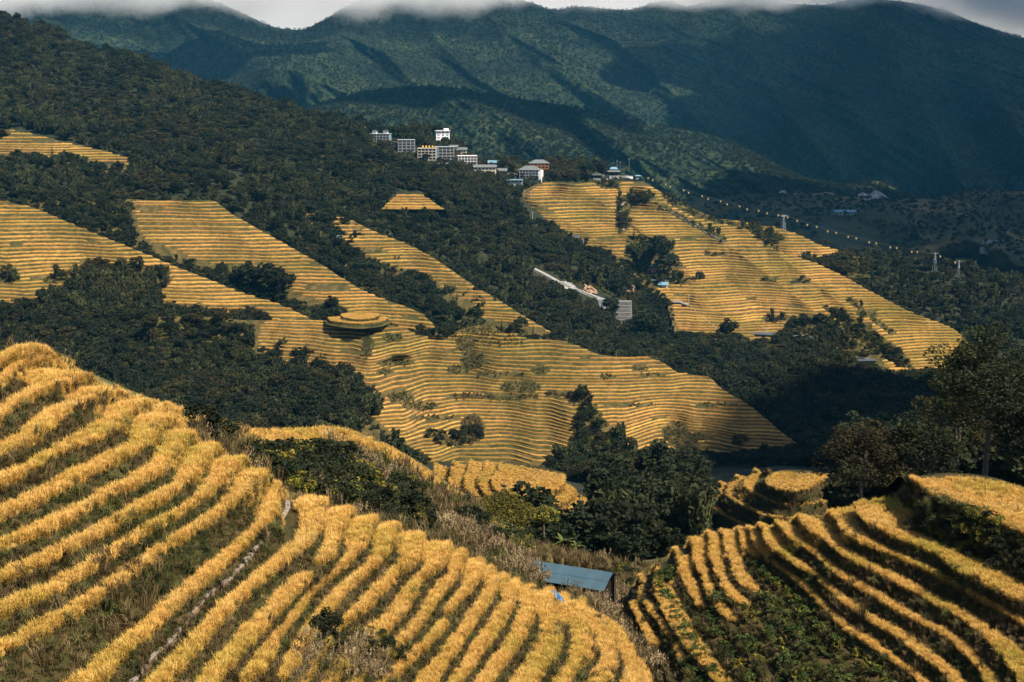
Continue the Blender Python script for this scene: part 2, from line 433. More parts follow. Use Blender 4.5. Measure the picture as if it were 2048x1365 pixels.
# --- terraced spurs
BANDS = []
def terraced(name, px0, px1, step, crest, pys, zs, dfun, rice, gaps, label, rice_h=0.75, tf=0.5, clip=None, back=(0.05, 0.03)):
    px = np.arange(px0, px1 + 1, step, dtype=float)
    nc, K = len(px), len(pys)
    pys = np.asarray(pys, float); zs = np.asarray(zs, float)
    jit = np.cumsum(np.random.default_rng(sum(map(ord, name))).uniform(-.3, .3, K)); jit -= np.linspace(0, jit[-1], K)
    zs = zs + np.clip(jit, -.45, .45) * np.gradient(zs); pys = np.interp(np.arange(K) + np.clip(jit, -.45, .45), np.arange(K), pys)
    cr = pchip([q[0] for q in crest], [q[1] for q in crest], np.clip(px, crest[0][0], crest[-1][0]))
    Cg = np.stack([pys[k] + dfun(px, np.full(nc, pys[k])) for k in range(K)])
    Cg = np.maximum.accumulate(Cg + np.arange(K)[:, None] * 0.02, axis=0)
    PYg = np.maximum(Cg, cr[None])
    ZG = np.broadcast_to(zs[:, None], Cg.shape).copy()
    for j in range(nc):
        zc = np.interp(cr[j], Cg[:, j], zs)
        ZG[:, j] = np.minimum(ZG[:, j], zc)
    E = at_height(px[None], PYg, ZG)
    live = Cg >= cr[None] - 0.5
    rows = []
    foot = np.zeros_like(E)
    for k in range(K):
        if k:
            fxy = E[k].copy(); fxy[:, :2] += tf * (E[k - 1, :, :2] - E[k, :, :2]); foot[k] = fxy
            rows.append(fxy)
        else:
            f0 = E[0].copy(); f0[:, 1] += 2; foot[0] = f0
        rows.append(E[k])
    top = E[0]
    b1 = top.copy(); b1[:, 1] += back[0] * top[:, 1]; b1[:, 2] -= 0.014 * top[:, 1]
    b2 = top.copy(); b2[:, 1] += back[0] * 4 * top[:, 1]; b2[:, 2] -= back[1] * 4 * top[:, 1]
    allr = np.stack([b2, b1] + rows)
    kp = None
    if clip is not None:
        ci = inany(clip, np.broadcast_to(px, PYg.shape), PYg)
        rk = [ci[0], ci[0]]
        for k in range(K):
            if k: rk.append(ci[k])
            rk.append(ci[k])
        rk = np.stack(rk)
        kp = rk[:-1, :-1] | rk[1:, :-1] | rk[:-1, 1:] | rk[1:, 1:]
    Fc = grid_faces(allr.shape[0], nc, kp)[:, ::-1]
    o = obj('terraced_hillside', mesh_from(name, allr.reshape(-1, 3), Fc, M_bankfar))
    tag(o, label, 'hillside', kind='structure')
    reg(allr.reshape(-1, 3), Fc)
    SHEETS[name] = dict(px=np.broadcast_to(px, PYg.shape), py=PYg, P=E, obj=o)
    sd = abs(hash(name)) % 97 if False else sum(map(ord, name)) % 97
    for k in range(1, K):
        ok = live[k] & (inany(rice, px - 6, Cg[k] + 6) | inany(rice, px, Cg[k] + 3)) & ~inany(gaps, px, Cg[k])
        # now and then a field lies fallow or ends short
        nz = noise(px / 55.0 + k * 3.7, np.full(nc, k * 1.9), sd)
        ok &= nz > -0.455
        j = 0
        while j < nc:
            if not ok[j]: j += 1; continue
            j2 = j
            while j2 + 1 < nc and ok[j2 + 1]: j2 += 1
            if j2 - j >= 2:
                e = E[k, j:j2 + 1]; f = foot[k, j:j2 + 1]
                n = len(e)
                hh = rice_h * (0.9 + 0.5 * noise(e[:, 0] / 3.1, e[:, 1] / 3.1 + k, sd + 1) + 0.25 * noise(e[:, 0] / 60, np.full(n, k * 5.1), sd + 2))
                hh[0] *= 0.6; hh[-1] *= 0.6
                off = (0.06 + 0.16 * noise(e[:, 0] / 2.3, e[:, 1] / 2.3, sd + 4))[:, None]
                a = e + (f - e) * off
                b = e + (f - e) * (off - 0.08); b[:, 2] = e[:, 2] + hh * 0.86
                m = e + (f - e) * 0.35; m[:, 2] = e[:, 2] + hh
                c = f.copy(); c[:, 2] = e[:, 2] + hh * 0.9
                dd = f.copy(); dd[:, 2] -= 0.05; a[:, 2] -= 0.05
                V = np.stack([a, b, m, c, dd]).reshape(-1, 3)
                q = grid_faces(5, n)
                me = mesh_from('rice_band', V, q, M_ricefar)
                BANDS.append(obj('rice_band', me, o))
                BANDS[-1]['kind'] = 'stuff'
            j = j2 + 1
    return o

def lin(pp, vv, n): return np.interp(np.linspace(0, 1, n), np.linspace(0, 1, len(vv)), vv)
def zfrom(pys, prof):
    """heights so that the terrace drawn at image row py lies about as far off as the profile (py -> distance) says"""
    Y = np.interp(pys, [p[0] for p in prof], [p[1] for p in prof])
    dx, dy, dz = ray(np.full(len(pys), 1024.0), pys)
    z = dz / dy * Y
    return z

# left spur
A_py = np.concatenate([np.arange(398, 650, 7.4), np.arange(655, 900, 14)])
A_z = zfrom(A_py, [(390, 810), (640, 690), (900, 540)])
A_cr = [(-400, 330), (-60, 388), (0, 402), (60, 414), (120, 438), (200, 472), (240, 487), (350, 533), (420, 560), (480, 585), (560, 610), (620, 638), (700, 690), (900, 820)]
A_ridge = ridges([([(-50, 380), (150, 500), (210, 560)], 60, -3), ([(200, 480), (330, 560), (560, 640)], 60, 4), ([(0, 500), (80, 640)], 70, 5)])
def A_d(px, py): return .7 * A_ridge(px, py) + 4 * fbm(px / 150, py / 60, 2, 41) + np.clip((px - 480) / 140, 0, 1) ** 2 * 6
A_rice = [[(-100, 390), (0, 400), (120, 436), (360, 534), (480, 583), (625, 640), (560, 644), (330, 640), (310, 600), (330, 560), (240, 545), (150, 570), (100, 610), (60, 640), (-100, 650)]]
A_gap = [[(140, 540), (240, 528), (330, 536), (345, 560), (310, 590), (330, 640), (100, 640), (60, 620), (150, 570)], ell(10, 555, 30, 12), ell(120, 560, 30, 10), ell(310, 575, 20, 9), ell(300, 548, 30, 10)]
terraced('spur_left', -260, 760, 5, A_cr, A_py, A_z, A_d, A_rice, A_gap, 'terraced spur on the left edge with long straight rice rows', rice_h=1.05, tf=.55)

B_py = np.concatenate([np.arange(398, 660, 7.0), np.arange(668, 760, 18)])
B_z = zfrom(B_py, [(390, 930), (650, 760), (760, 690)])
B_cr = [(180, 372), (262, 398), (300, 401), (420, 401), (470, 432), (520, 460), (580, 494), (640, 528), (700, 566), (740, 588), (800, 610), (840, 626), (860, 642), (900, 690), (1000, 760)]
B_ridge = ridges([([(380, 400), (520, 500), (700, 620)], 50, 3), ([(640, 530), (760, 600), (850, 650)], 50, 3.5)])
def B_d(px, py): return .7 * B_ridge(px, py) + 3 * fbm(px / 130, py / 60, 2, 51) + np.clip((px - 720) / 140, 0, 1) ** 2 * 7
B_rice = [[(262, 398), (420, 398), (885, 655), (870, 672), (780, 668), (660, 612), (585, 590), (560, 555), (500, 540), (400, 530), (345, 500), (290, 488), (275, 460)]]
B_gap = [ell(300, 420, 30, 6), ell(655, 577, 45, 8), ell(790, 605, 14, 5)]
terraced('spur_second', 40, 980, 5, B_cr, B_py, B_z, B_d, B_rice, B_gap, 'second terraced spur between two wooded gullies, left of centre', rice_h=1.05, tf=.55)

C_py = np.concatenate([np.arange(388, 680, 6.9), np.arange(686, 780, 18)])
C_z = zfrom(C_py, [(380, 1020), (670, 850), (780, 760)])
C_cr = [(430, 352), (510, 388), (570, 398), (650, 420), (700, 440), (760, 468), (800, 483), (860, 512), (900, 538), (950, 572), (1000, 602), (1060, 640), (1115, 672), (1200, 730)]
C_ridge = ridges([([(600, 420), (740, 510), (900, 600)], 50, 3), ([(860, 515), (980, 600), (1100, 680)], 45, 4)])
def C_d(px, py): return .7 * C_ridge(px, py) + 3 * fbm(px / 130, py / 60, 2, 61) + np.clip((px - 950) / 150, 0, 1) ** 2 * 6
C_rice = [[(510, 385), (700, 438), (900, 536), (1000, 600), (1120, 675), (1060, 660), (960, 640), (945, 610), (900, 600), (860, 560), (800, 545), (740, 520), (700, 500), (660, 470), (600, 450), (575, 430)]]
C_gap = [ell(745, 505, 28, 6)]
terraced('spur_third', 420, 1180, 5, C_cr, C_py, C_z, C_d, C_rice, C_gap, 'third terraced spur running down to the centre of the valley', rice_h=1.05, tf=.55)

# spur under the village
E_py = np.arange(361, 812, 5.9)
E_z = zfrom(E_py, [(355, 1265), (430, 1185), (500, 1115), (600, 1035), (700, 960), (812, 880)])
E_cr = [(900, 380), (1030, 392), (1060, 375), (1100, 362), (1180, 360), (1280, 362), (1310, 378), (1350, 400), (1400, 424), (1440, 438), (1480, 446), (1520, 468), (1565, 505), (1620, 523), (1675, 547), (1754, 590), (1833, 630), (1900, 655), (1925, 672), (1960, 720)]
E_ridge = ridges([([(1150, 365), (1240, 430), (1330, 500), (1390, 560)], 40, 4), ([(1295, 390), (1400, 450), (1500, 520), (1590, 590), (1690, 665), (1860, 790)], 40, 6),
                  ([(1560, 510), (1700, 620), (1830, 720)], 40, 5), ([(1060, 400), (1200, 480), (1270, 530)], 35, 4), ([(1450, 560), (1540, 640), (1600, 700)], 40, -4),
                  ([(1260, 400), (1250, 440), (1330, 520)], 24, -3), ([(1640, 590), (1750, 690)], 30, -4), ([(1390, 600), (1480, 640)], 30, 4)])
def E_d(px, py): return 0.55 * E_ridge(px, py) + 3.5 * fbm(px / 110, py / 70, 3, 71)
E_clip = [[(1000, 350), (1300, 350), (1960, 640), (1960, 760), (1900, 830), (1720, 830), (1560, 730), (1440, 700), (1350, 660), (1335, 600), (1270, 560), (1180, 505), (1090, 470), (1030, 440)]]
E_rice = [[(1045, 395), (1100, 362), (1260, 362), (1300, 378), (1480, 446), (1565, 508), (1675, 547), (1833, 630), (1930, 672), (1905, 720), (1860, 795), (1780, 760), (1745, 700), (1650, 670), (1600, 690), (1580, 703), (1500, 692), (1440, 690), (1400, 690), (1352, 662), (1338, 606),
           (1280, 560), (1230, 520), (1160, 490), (1140, 478), (1075, 462), (1050, 440)]]
E_gap = [[(1316, 413), (1328, 411), (1452, 478), (1444, 487)], [(1318, 384), (1350, 402), (1400, 428), (1470, 446), (1480, 456), (1440, 448), (1390, 436), (1340, 408)], [(1690, 600), (1700, 598), (1790, 668), (1780, 670)], [(1236, 395), (1300, 388), (1310, 402), (1262, 410), (1254, 440), (1262, 455), (1240, 470), (1232, 440)], [(1255, 480), (1345, 480), (1350, 545), (1380, 570), (1300, 575), (1250, 520)],
         [(1480, 450), (1560, 462), (1560, 505), (1520, 480)], [(1575, 640), (1650, 630), (1740, 700), (1700, 730), (1560, 690)], ell(1555, 640, 30, 7), ell(1430, 510, 22, 4), ell(1735, 630, 22, 6), ell(1720, 655, 25, 6), ell(1600, 565, 22, 4),
         [(1640, 610), (1680, 625), (1800, 700), (1830, 745), (1760, 715), (1690, 655)], ell(1540, 560, 18, 4), ell(1390, 560, 20, 3), ell(1250, 540, 14, 5), [(1180, 360), (1235, 365), (1240, 380), (1205, 378)]]
terraced('spur_village', 1000, 1965, 4, E_cr, E_py, E_z, E_d, E_rice, E_gap, 'broad golden terraced spur below the hilltop village', rice_h=1.3, tf=.6, clip=E_clip, back=(0.04, 0.02))

# middle hill
MHx = [300, 520, 600, 680, 740, 800, 860, 920, 1000, 1080, 1150, 1230, 1330, 1400, 1500, 1620, 1700]
MHr = [640, 695, 740, 775, 830, 880, 925, 1000]
MHt = np.array([
    [-4, -2, -1, 0, 2, 2, 2, 2, 2, 2, 2, 2, 2, 2, 2, 2, 2],
    [-10, -8, -3, 4, 13, 2, -9, -8, 1, -2, 2, 4, 0, -3, 0, 4, 4],
    [-8, -6, -4, 2, 6, -7, -13, -12, 2, 6, 8, 7, 2, 0, 0, 4, 6],
    [4, 6, 8, 12, 17, 4, -11, -13, -5, 0, 3, 2, -2, -4, 0, 4, 6],
    [14, 14, 15, 16, 18, 16, -8, -16, -14, -4, 12, 4, -12, -2, 3, 6, 8],
    [12, 12, 10, 8, 9, 16, 6, -14, -16, -8, 6, 6, -22, -14, 2, 6, 8],
    [8, 8, 8, 8, 8, 8, 4, -10, -8, 4, 10, 4, -10, -6, 2, 5, 8],
    [0] * 17], float)
def MH_d(px, py):
    cols = np.stack([pchip(MHr, MHt[:, j], np.clip(py, 640, 1000)) for j in range(17)], -1)
    i = np.clip(np.searchsorted(MHx, px) - 1, 0, 15)
    xs = np.array(MHx, float)
    t = np.clip((px - xs[i]) / (xs[i + 1] - xs[i]), 0, 1); t = t * t * (3 - 2 * t)
    r = np.arange(len(px))
    return cols[r, i] * (1 - t) + cols[r, i + 1] * t + 2.5 * fbm(px / 60, py / 50, 2, 81)
MH_py = np.concatenate([np.arange(636, 930, 7.3), np.arange(940, 1010, 18)])
MH_z = zfrom(MH_py, [(630, 655), (925, 553), (1010, 520)])
MH_cr = [(300, 600), (500, 641), (600, 640), (640, 642), (700, 645), (780, 650), (820, 662), (845, 672), (895, 673), (920, 660), (968, 650), (1015, 656), (1045, 675), (1060, 678), (1110, 681), (1150, 690), (1200, 709), (1240, 714), (1290, 715), (1330, 728), (1355, 745), (1385, 750), (1420, 756), (1440, 775), (1500, 812), (1560, 862), (1625, 912), (1700, 990)]
MH_rice = [[(520, 650), (640, 640), (850, 670), (1050, 676), (1160, 690), (1240, 713), (1300, 715), (1360, 746), (1440, 760), (1625, 912), (1600, 922), (1430, 925), (1260, 905), (1170, 800), (1160, 840), (1130, 900), (1085, 932), (1000, 934), (860, 930), (780, 870), (700, 800), (715, 760), (560, 725), (512, 700)]]
MH_gap = [[(730, 655), (738, 655), (745, 690), (735, 690)], ell(785, 677, 20, 8), ell(930, 690, 18, 14), ell(945, 722, 25, 18), ell(790, 727, 35, 7), ell(600, 738, 40, 6), ell(915, 742, 20, 8), ell(1080, 742, 20, 9), ell(1040, 776, 40, 12), ell(1020, 796, 60, 6), ell(1115, 790, 25, 5),
          ell(800, 795, 25, 14), ell(950, 795, 60, 5), ell(840, 815, 35, 8), ell(945, 860, 22, 30), ell(905, 885, 28, 9), ell(1155, 800, 22, 14), ell(1000, 750, 50, 6), ell(1280, 738, 18, 6), ell(1215, 755, 14, 5), ell(1352, 868, 26, 24), ell(1400, 875, 26, 8), ell(1375, 890, 22, 20),
          ell(735, 695, 10, 20), ell(870, 838, 50, 4), ell(1265, 812, 60, 3), ell(730, 712, 12, 5), ell(1300, 752, 30, 4), ell(1440, 812, 50, 3), ell(770, 745, 16, 6), ell(700, 770, 30, 6)]
terraced('middle_hill', 300, 1700, 4, MH_cr, MH_py, MH_z, MH_d, MH_rice, MH_gap, 'wavy golden terraced hill in the middle of the valley', rice_h=0.72, tf=0.42, back=(0.03, 0.05))

H_py = np.arange(438, 560, 5.6)
terraced('patch_shoulder', 1420, 1740, 4, [(1420, 434), (1450, 439), (1500, 448), (1560, 458), (1600, 471), (1640, 490), (1690, 506), (1740, 522)], H_py, zfrom(H_py, [(435, 1215), (520, 1150), (560, 1115)]), lambda px, py: 3 * fbm(px / 60, py / 40, 2, 99),
         [[(1420, 430), (1560, 455), (1700, 508), (1680, 516), (1600, 525), (1500, 500)]], [ell(1530, 478, 36, 14), ell(1500, 462, 20, 6)], 'small golden terraces behind the right shoulder of the village spur', rice_h=1.4, tf=.6, clip=[[(1420, 425), (1560, 450), (1700, 505), (1740, 560), (1640, 560), (1560, 525), (1450, 500)]])
D_py = np.arange(258, 352, 5.6)
terraced('patch_far_left', -260, 290, 5, [(-260, 240), (0, 258), (60, 268), (150, 290), (220, 306), (262, 320), (290, 345)], D_py, zfrom(D_py, [(250, 1172), (350, 1012)]), lambda px, py: 3 * fbm(px / 120, py / 60, 2, 91),
         [[(-270, 235), (0, 255), (262, 318), (272, 340), (240, 330), (150, 325), (60, 320), (-270, 320)]], [ell(90, 284, 22, 4)], 'small terraced patch high on the far left of the wooded hillside', rice_h=1.2, clip=[[(-300, 200), (300, 300), (300, 350), (-300, 350)]])
T_py = np.arange(388, 424, 5.2)
terraced('patch_triangle', 756, 892, 4, [(756, 420), (772, 409), (792, 392), (805, 388), (835, 388), (850, 394), (872, 408), (892, 422)], T_py, zfrom(T_py, [(388, 1098), (424, 1050)]), lambda px, py: 0 * px,
         [[(750, 425), (800, 384), (845, 384), (895, 425)]], [], 'triangular golden terrace patch enclosed by wood', rice_h=1.5, tf=.7)
S_py = np.arange(318, 352, 5.2)
terraced('patch_sliver', 424, 494, 4, [(424, 317), (436, 321), (460, 332), (485, 346), (494, 352)], S_py, zfrom(S_py, [(318, 1130), (352, 1062)]), lambda px, py: 0 * px,
         [[(424, 315), (490, 346), (486, 352), (440, 330)]], [], 'sliver of golden terraces poking out of the wood', rice_h=1.5, tf=.7, clip=[[(420, 310), (495, 345), (488, 356), (430, 328)]])

# valley floor and wooded slopes between
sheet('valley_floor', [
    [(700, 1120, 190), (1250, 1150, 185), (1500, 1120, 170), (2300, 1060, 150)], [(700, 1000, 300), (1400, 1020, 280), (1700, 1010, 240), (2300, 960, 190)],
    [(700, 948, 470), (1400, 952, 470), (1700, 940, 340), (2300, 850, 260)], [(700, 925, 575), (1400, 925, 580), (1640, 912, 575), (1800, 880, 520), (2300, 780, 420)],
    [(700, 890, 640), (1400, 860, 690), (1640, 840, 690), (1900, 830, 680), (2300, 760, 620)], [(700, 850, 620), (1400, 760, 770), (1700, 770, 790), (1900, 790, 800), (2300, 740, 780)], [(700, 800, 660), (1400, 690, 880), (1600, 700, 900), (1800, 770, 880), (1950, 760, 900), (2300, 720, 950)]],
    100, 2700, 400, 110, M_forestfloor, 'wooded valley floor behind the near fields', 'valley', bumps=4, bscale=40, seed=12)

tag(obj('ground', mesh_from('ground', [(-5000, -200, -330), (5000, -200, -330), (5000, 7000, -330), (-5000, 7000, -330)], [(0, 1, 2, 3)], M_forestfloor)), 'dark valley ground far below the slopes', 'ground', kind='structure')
print('terrain sheets done', len(BANDS))

# ------------------------------------------------------------------ scattering with geometry nodes
def gn_scatter(name, sources):
    """node group: instances sources[i] on vertices whose 'pick' is i, keeps the base mesh"""
    g = bpy.data.node_groups.new(name, 'GeometryNodeTree')
    g.interface.new_socket('Geometry', in_out='INPUT', socket_type='NodeSocketGeometry')
    g.interface.new_socket('Geometry', in_out='OUTPUT', socket_type='NodeSocketGeometry')
    gi = g.nodes.new('NodeGroupInput'); go = g.nodes.new('NodeGroupOutput')
    jn = g.nodes.new('GeometryNodeJoinGeometry')
    g.links.new(gi.outputs[0], jn.inputs[0])
    def named(n, t):
        a = g.nodes.new('GeometryNodeInputNamedAttribute'); a.data_type = t; a.inputs['Name'].default_value = n
        return a.outputs['Attribute']
    rot, scl, pick = named('rot', 'FLOAT_VECTOR'), named('scl', 'FLOAT_VECTOR'), named('pick', 'INT')
    for i, s in enumerate(sources):
        cmp_ = g.nodes.new('FunctionNodeCompare'); cmp_.data_type = 'INT'; cmp_.operation = 'EQUAL'
        g.links.new(pick, cmp_.inputs[2]); cmp_.inputs[3].default_value = i
        oi = g.nodes.new('GeometryNodeObjectInfo'); oi.transform_space = 'ORIGINAL'
        oi.inputs['Object'].default_value = s; oi.inputs['As Instance'].default_value = True
        ip = g.nodes.new('GeometryNodeInstanceOnPoints')
        g.links.new(gi.outputs[0], ip.inputs['Points']); g.links.new(cmp_.outputs[0], ip.inputs['Selection'])
        g.links.new(oi.outputs['Geometry'], ip.inputs['Instance'])
        g.links.new(rot, ip.inputs['Rotation']); g.links.new(scl, ip.inputs['Scale'])
        g.links.new(ip.outputs[0], jn.inputs[0])
    g.links.new(jn.outputs[0], go.inputs[0])
    return g

def scatter_obj(name, group, pts, rots, scls, picks, parent=None, base=None, mat=None):
    """one object whose loose vertices carry the instances; base = (V, F) solid geometry to keep"""
    bv, bf = base if base is not None else (np.zeros((0, 3)), [])
    n0 = len(bv)
    V = np.vstack([bv, pts]) if n0 else np.asarray(pts)
    me = bpy.data.meshes.new(name)
    me.vertices.add(len(V)); me.vertices.foreach_set('co', np.asarray(V, np.float32).ravel())
    if n0:
        bf = np.asarray(bf, np.int32); nv = bf.shape[1]
        me.loops.add(bf.size); me.loops.foreach_set('vertex_index', bf.ravel())
        me.polygons.add(len(bf)); me.polygons.foreach_set('loop_start', np.arange(0, bf.size, nv, dtype=np.int32))
    me.update(calc_edges=True)
    if mat: me.materials.append(mat)
    def put(nm, t, arr, fill, key):
        a = me.attributes.new(nm, t, 'POINT')
        full = np.concatenate([np.full((n0,) + arr.shape[1:], fill, arr.dtype), arr])
        a.data.foreach_set(key, full.ravel())
    put('rot', 'FLOAT_VECTOR', np.asarray(rots, np.float32), 0, 'vector')
    s = np.asarray(scls, np.float32)
    if s.ndim == 1: s = np.repeat(s[:, None], 3, 1)
    put('scl', 'FLOAT_VECTOR', s, 1, 'vector')
    put('pick', 'INT', np.asarray(picks, np.int32), -1, 'value')
    o = obj(name, me, parent)
    m = o.modifiers.new('scatter', 'NODES'); m.node_group = group
    o['kind'] = 'stuff'
    return o

# ------------------------------------------------------------------ plants (shapes)
def quads(centres, a, b):
    """leaf cards: centre +-a +-b"""
    V = np.stack([centres - a - b, centres + a - b * 0.6, centres + a * 0.9 + b, centres - a * 0.7 + b * 0.8], 1).reshape(-1, 3)
    Fc = np.arange(len(V), dtype=np.int32).reshape(-1, 4)
    return V, Fc

def leaf_cloud(P, size, g, flat=0.35):
    n = len(P)
    d = g.normal(size=(n, 3)); d[:, 2] *= flat; d /= np.linalg.norm(d, axis=1)[:, None]
    e = g.normal(size=(n, 3)); e -= d * (e * d).sum(1)[:, None]; e /= np.linalg.norm(e, axis=1)[:, None]
    s = size * g.uniform(0.6, 1.35, n)[:, None]
    return quads(P, d * s * 0.62, e * s * 0.38)

def broad_crown(seed, h, r, nclump, nleaf, leaf, lo=0.22, top=1.0):
    """clumps of leaves over an uneven egg-shaped crown"""
    g = np.random.default_rng(seed)
    Ps = []
    zc, rz = h * (lo + top) / 2, h * (top - lo) / 2
    for i in range(nclump):
        v = g.normal(size=3); v /= np.linalg.norm(v)
        if v[2] < -0.5: v[2] *= -0.6
        rad = g.uniform(0.45, 1.0) ** 0.6
        c = np.array([v[0] * r * rad, v[1] * r * rad, zc + v[2] * rz * rad * g.uniform(0.8, 1.05)])
        cr = r * g.uniform(0.24, 0.42)
        q = g.normal(size=(nleaf, 3)); q /= np.linalg.norm(q, axis=1)[:, None]
        q *= g.uniform(0.55, 1.0, nleaf)[:, None] ** 0.5 * cr
        q[:, 2] *= 0.62
        Ps.append(c + q)
    return leaf_cloud(np.vstack(Ps), leaf, g)

def conifer_crown(seed, h, r, nw, nb, leaf):
    g = np.random.default_rng(seed)
    C0, A, B = [], [], []
    for i in range(nw):
        t = i / (nw - 1)
        z = h * (0.10 + 0.88 * t); rr = r * (1 - t) ** 0.85 * g.uniform(0.8, 1.15) + 0.08
        n = max(4, int(nb * (1 - 0.55 * t)))
        for k in range(n):
            a = 2 * math.pi * (k + g.uniform(-.3, .3)) / n + i
            d = np.array([math.cos(a), math.sin(a), g.uniform(-0.45, -0.1)])
            L = rr * g.uniform(0.7, 1.15)
            side = np.array([-math.sin(a), math.cos(a), g.uniform(-.3, .3)])
            for q in (0.35, 0.75):
                C0.append(np.array([0, 0, z]) + d * L * q); A.append(d * L * 0.32); B.append(side * leaf * (1.25 - q) * g.uniform(.7, 1.2))
    return quads(np.array(C0), np.array(A), np.array(B))

def bamboo_crown(seed, h, r, nc, nl, leaf):
    g = np.random.default_rng(seed)
    Ps = []
    for i in range(nc):
        a = g.uniform(0, 2 * math.pi); x0 = r * 0.35 * g.uniform(0, 1)
        bx, by = math.cos(a), math.sin(a); H = h * g.uniform(0.7, 1.05); lean = r * g.uniform(0.35, 0.9)
        t = g.uniform(0.25, 1.0, nl)
        x = x0 + lean * t ** 2.6
        z = H * (t - 0.10 * t ** 6)
        sp = 0.10 * h * (0.35 + 0.6 * np.sin(np.clip(t, 0, 1) * 2.6))
        j = g.normal(size=(nl, 3)) * sp[:, None] * 0.45
        j[:, 2] -= 0.2 * sp
        Ps.append(np.stack([bx * x, by * x, z], 1) + j)
    P = np.vstack(Ps)
    n = len(P)
    d = g.normal(size=(n, 3)) * 0.5; d[:, 2] -= 0.7; d /= np.linalg.norm(d, axis=1)[:, None]
    e = g.normal(size=(n, 3)); e -= d * (e * d).sum(1)[:, None]; e /= np.linalg.norm(e, axis=1)[:, None]
    s = leaf * g.uniform(0.7, 1.3, n)[:, None]
    return quads(P, d * s * 0.75, e * s * 0.28)

def blades(seed, n, h, spread, lean, width, droop=0.35, tip=True):
    """a tuft of bent blades, three triangles each"""
    g = np.random.default_rng(seed)
    V, Fc = [], []
    for i in range(n):
        a = g.uniform(0, 2 * math.pi); rr = spread * math.sqrt(g.uniform(0, 1))
        p = np.array([rr * math.cos(a), rr * math.sin(a), -0.05])
        b = g.uniform(0, 2 * math.pi); L = h * g.uniform(0.65, 1.1); ln = lean * g.uniform(0.2, 1.0)
        dx = np.array([math.cos(b), math.sin(b), 0]); sd = np.array([-math.sin(b), math.cos(b), 0]) * width * g.uniform(.7, 1.3)
        m = p + np.array([0, 0, L * 0.62]) + dx * ln * 0.4
        t = p + np.array([0, 0, L * (1.0 - droop * g.uniform(0.2, 1.0))]) + dx * ln * 1.15
        k = len(V)
        V += [p - sd * .6, p + sd * .6, m + sd, m - sd, t]
        Fc += [(k, k + 1, k + 2), (k, k + 2, k + 3), (k + 3, k + 2, k + 4)]
    return np.array(V), np.array(Fc, np.int32)

def limbs(seed, h, r, base=0.18, n=5, start=0.3):
    g = random.Random(seed)
    m = MB()
    m.tube([(0, 0, -0.6), (0.02 * h * g.uniform(-1, 1), 0, h * 0.3), (0.03 * h, 0.02 * h, h * 0.62), (0.03 * h, 0.01 * h, h * 0.86)], [base * 1.25, base * .85, base * .5, base * .16], 7)
    for i in range(n):
        a = 2 * math.pi * i / n + g.uniform(-.5, .5); z = h * (start + 0.1 * i * 0.7)
        q = Vector((math.cos(a) * r * 0.62, math.sin(a) * r * 0.62, z + h * g.uniform(0.16, 0.3)))
        m.tube([(0.01 * h, 0.01 * h, z), tuple(q * 0.5 + Vector((0, 0, z * 0.5))), tuple(q)], [base * .45, base * .3, base * .1], 5)
    return m

def leafmat(name, stops, transl=0.25, scale=0.45, rand=0.36):
    return mat_noise(name, stops, scale=scale, detail=3, rough=0.8, transl=transl, rand=rand, spec=0.15)
M_dark = leafmat('dark_foliage', [(0.3, (0.008, 0.013, 0.006)), (0.55, (0.021, 0.027, 0.010)), (0.75, (0.050, 0.047, 0.015))])
M_brown = leafmat('autumn_foliage', [(0.3, (0.022, 0.022, 0.009)), (0.55, (0.044, 0.038, 0.012)), (0.75, (0.080, 0.056, 0.016))])
M_conif = leafmat('conifer_foliage', [(0.3, (0.010, 0.017, 0.010)), (0.6, (0.022, 0.030, 0.014)), (0.8, (0.04, 0.045, 0.018))])
M_bamb = leafmat('bamboo_foliage', [(0.3, (0.022, 0.028, 0.011)), (0.55, (0.048, 0.052, 0.019)), (0.75, (0.088, 0.080, 0.032))])
M_yell = leafmat('yellow_green_foliage', [(0.3, (0.035, 0.04, 0.010)), (0.5, (0.09, 0.085, 0.015)), (0.68, (0.26, 0.19, 0.02))], scale=1.4)
M_bean = leafmat('bean_foliage', [(0.3, (0.022, 0.040, 0.012)), (0.55, (0.055, 0.075, 0.018)), (0.75, (0.16, 0.15, 0.02))], scale=0.8)
M_grass = leafmat('green_grass', [(0.3, (0.030, 0.038, 0.012)), (0.55, (0.075, 0.075, 0.022)), (0.75, (0.14, 0.115, 0.04))], scale=0.8)
M_brass = leafmat('dry_grass', [(0.3, (0.05, 0.036, 0.014)), (0.55, (0.12, 0.085, 0.035)), (0.75, (0.22, 0.155, 0.075))], scale=0.8)
M_plume = leafmat('grass_plume', [(0.3, (0.14, 0.10, 0.05)), (0.6, (0.27, 0.195, 0.105)), (0.8, (0.38, 0.29, 0.18))], scale=0.8)
M_bark = mat_noise('bark', [(0.3, (0.045, 0.035, 0.024)), (0.7, (0.14, 0.115, 0.085))], scale=2.5, bump=0.02, coords='Object')

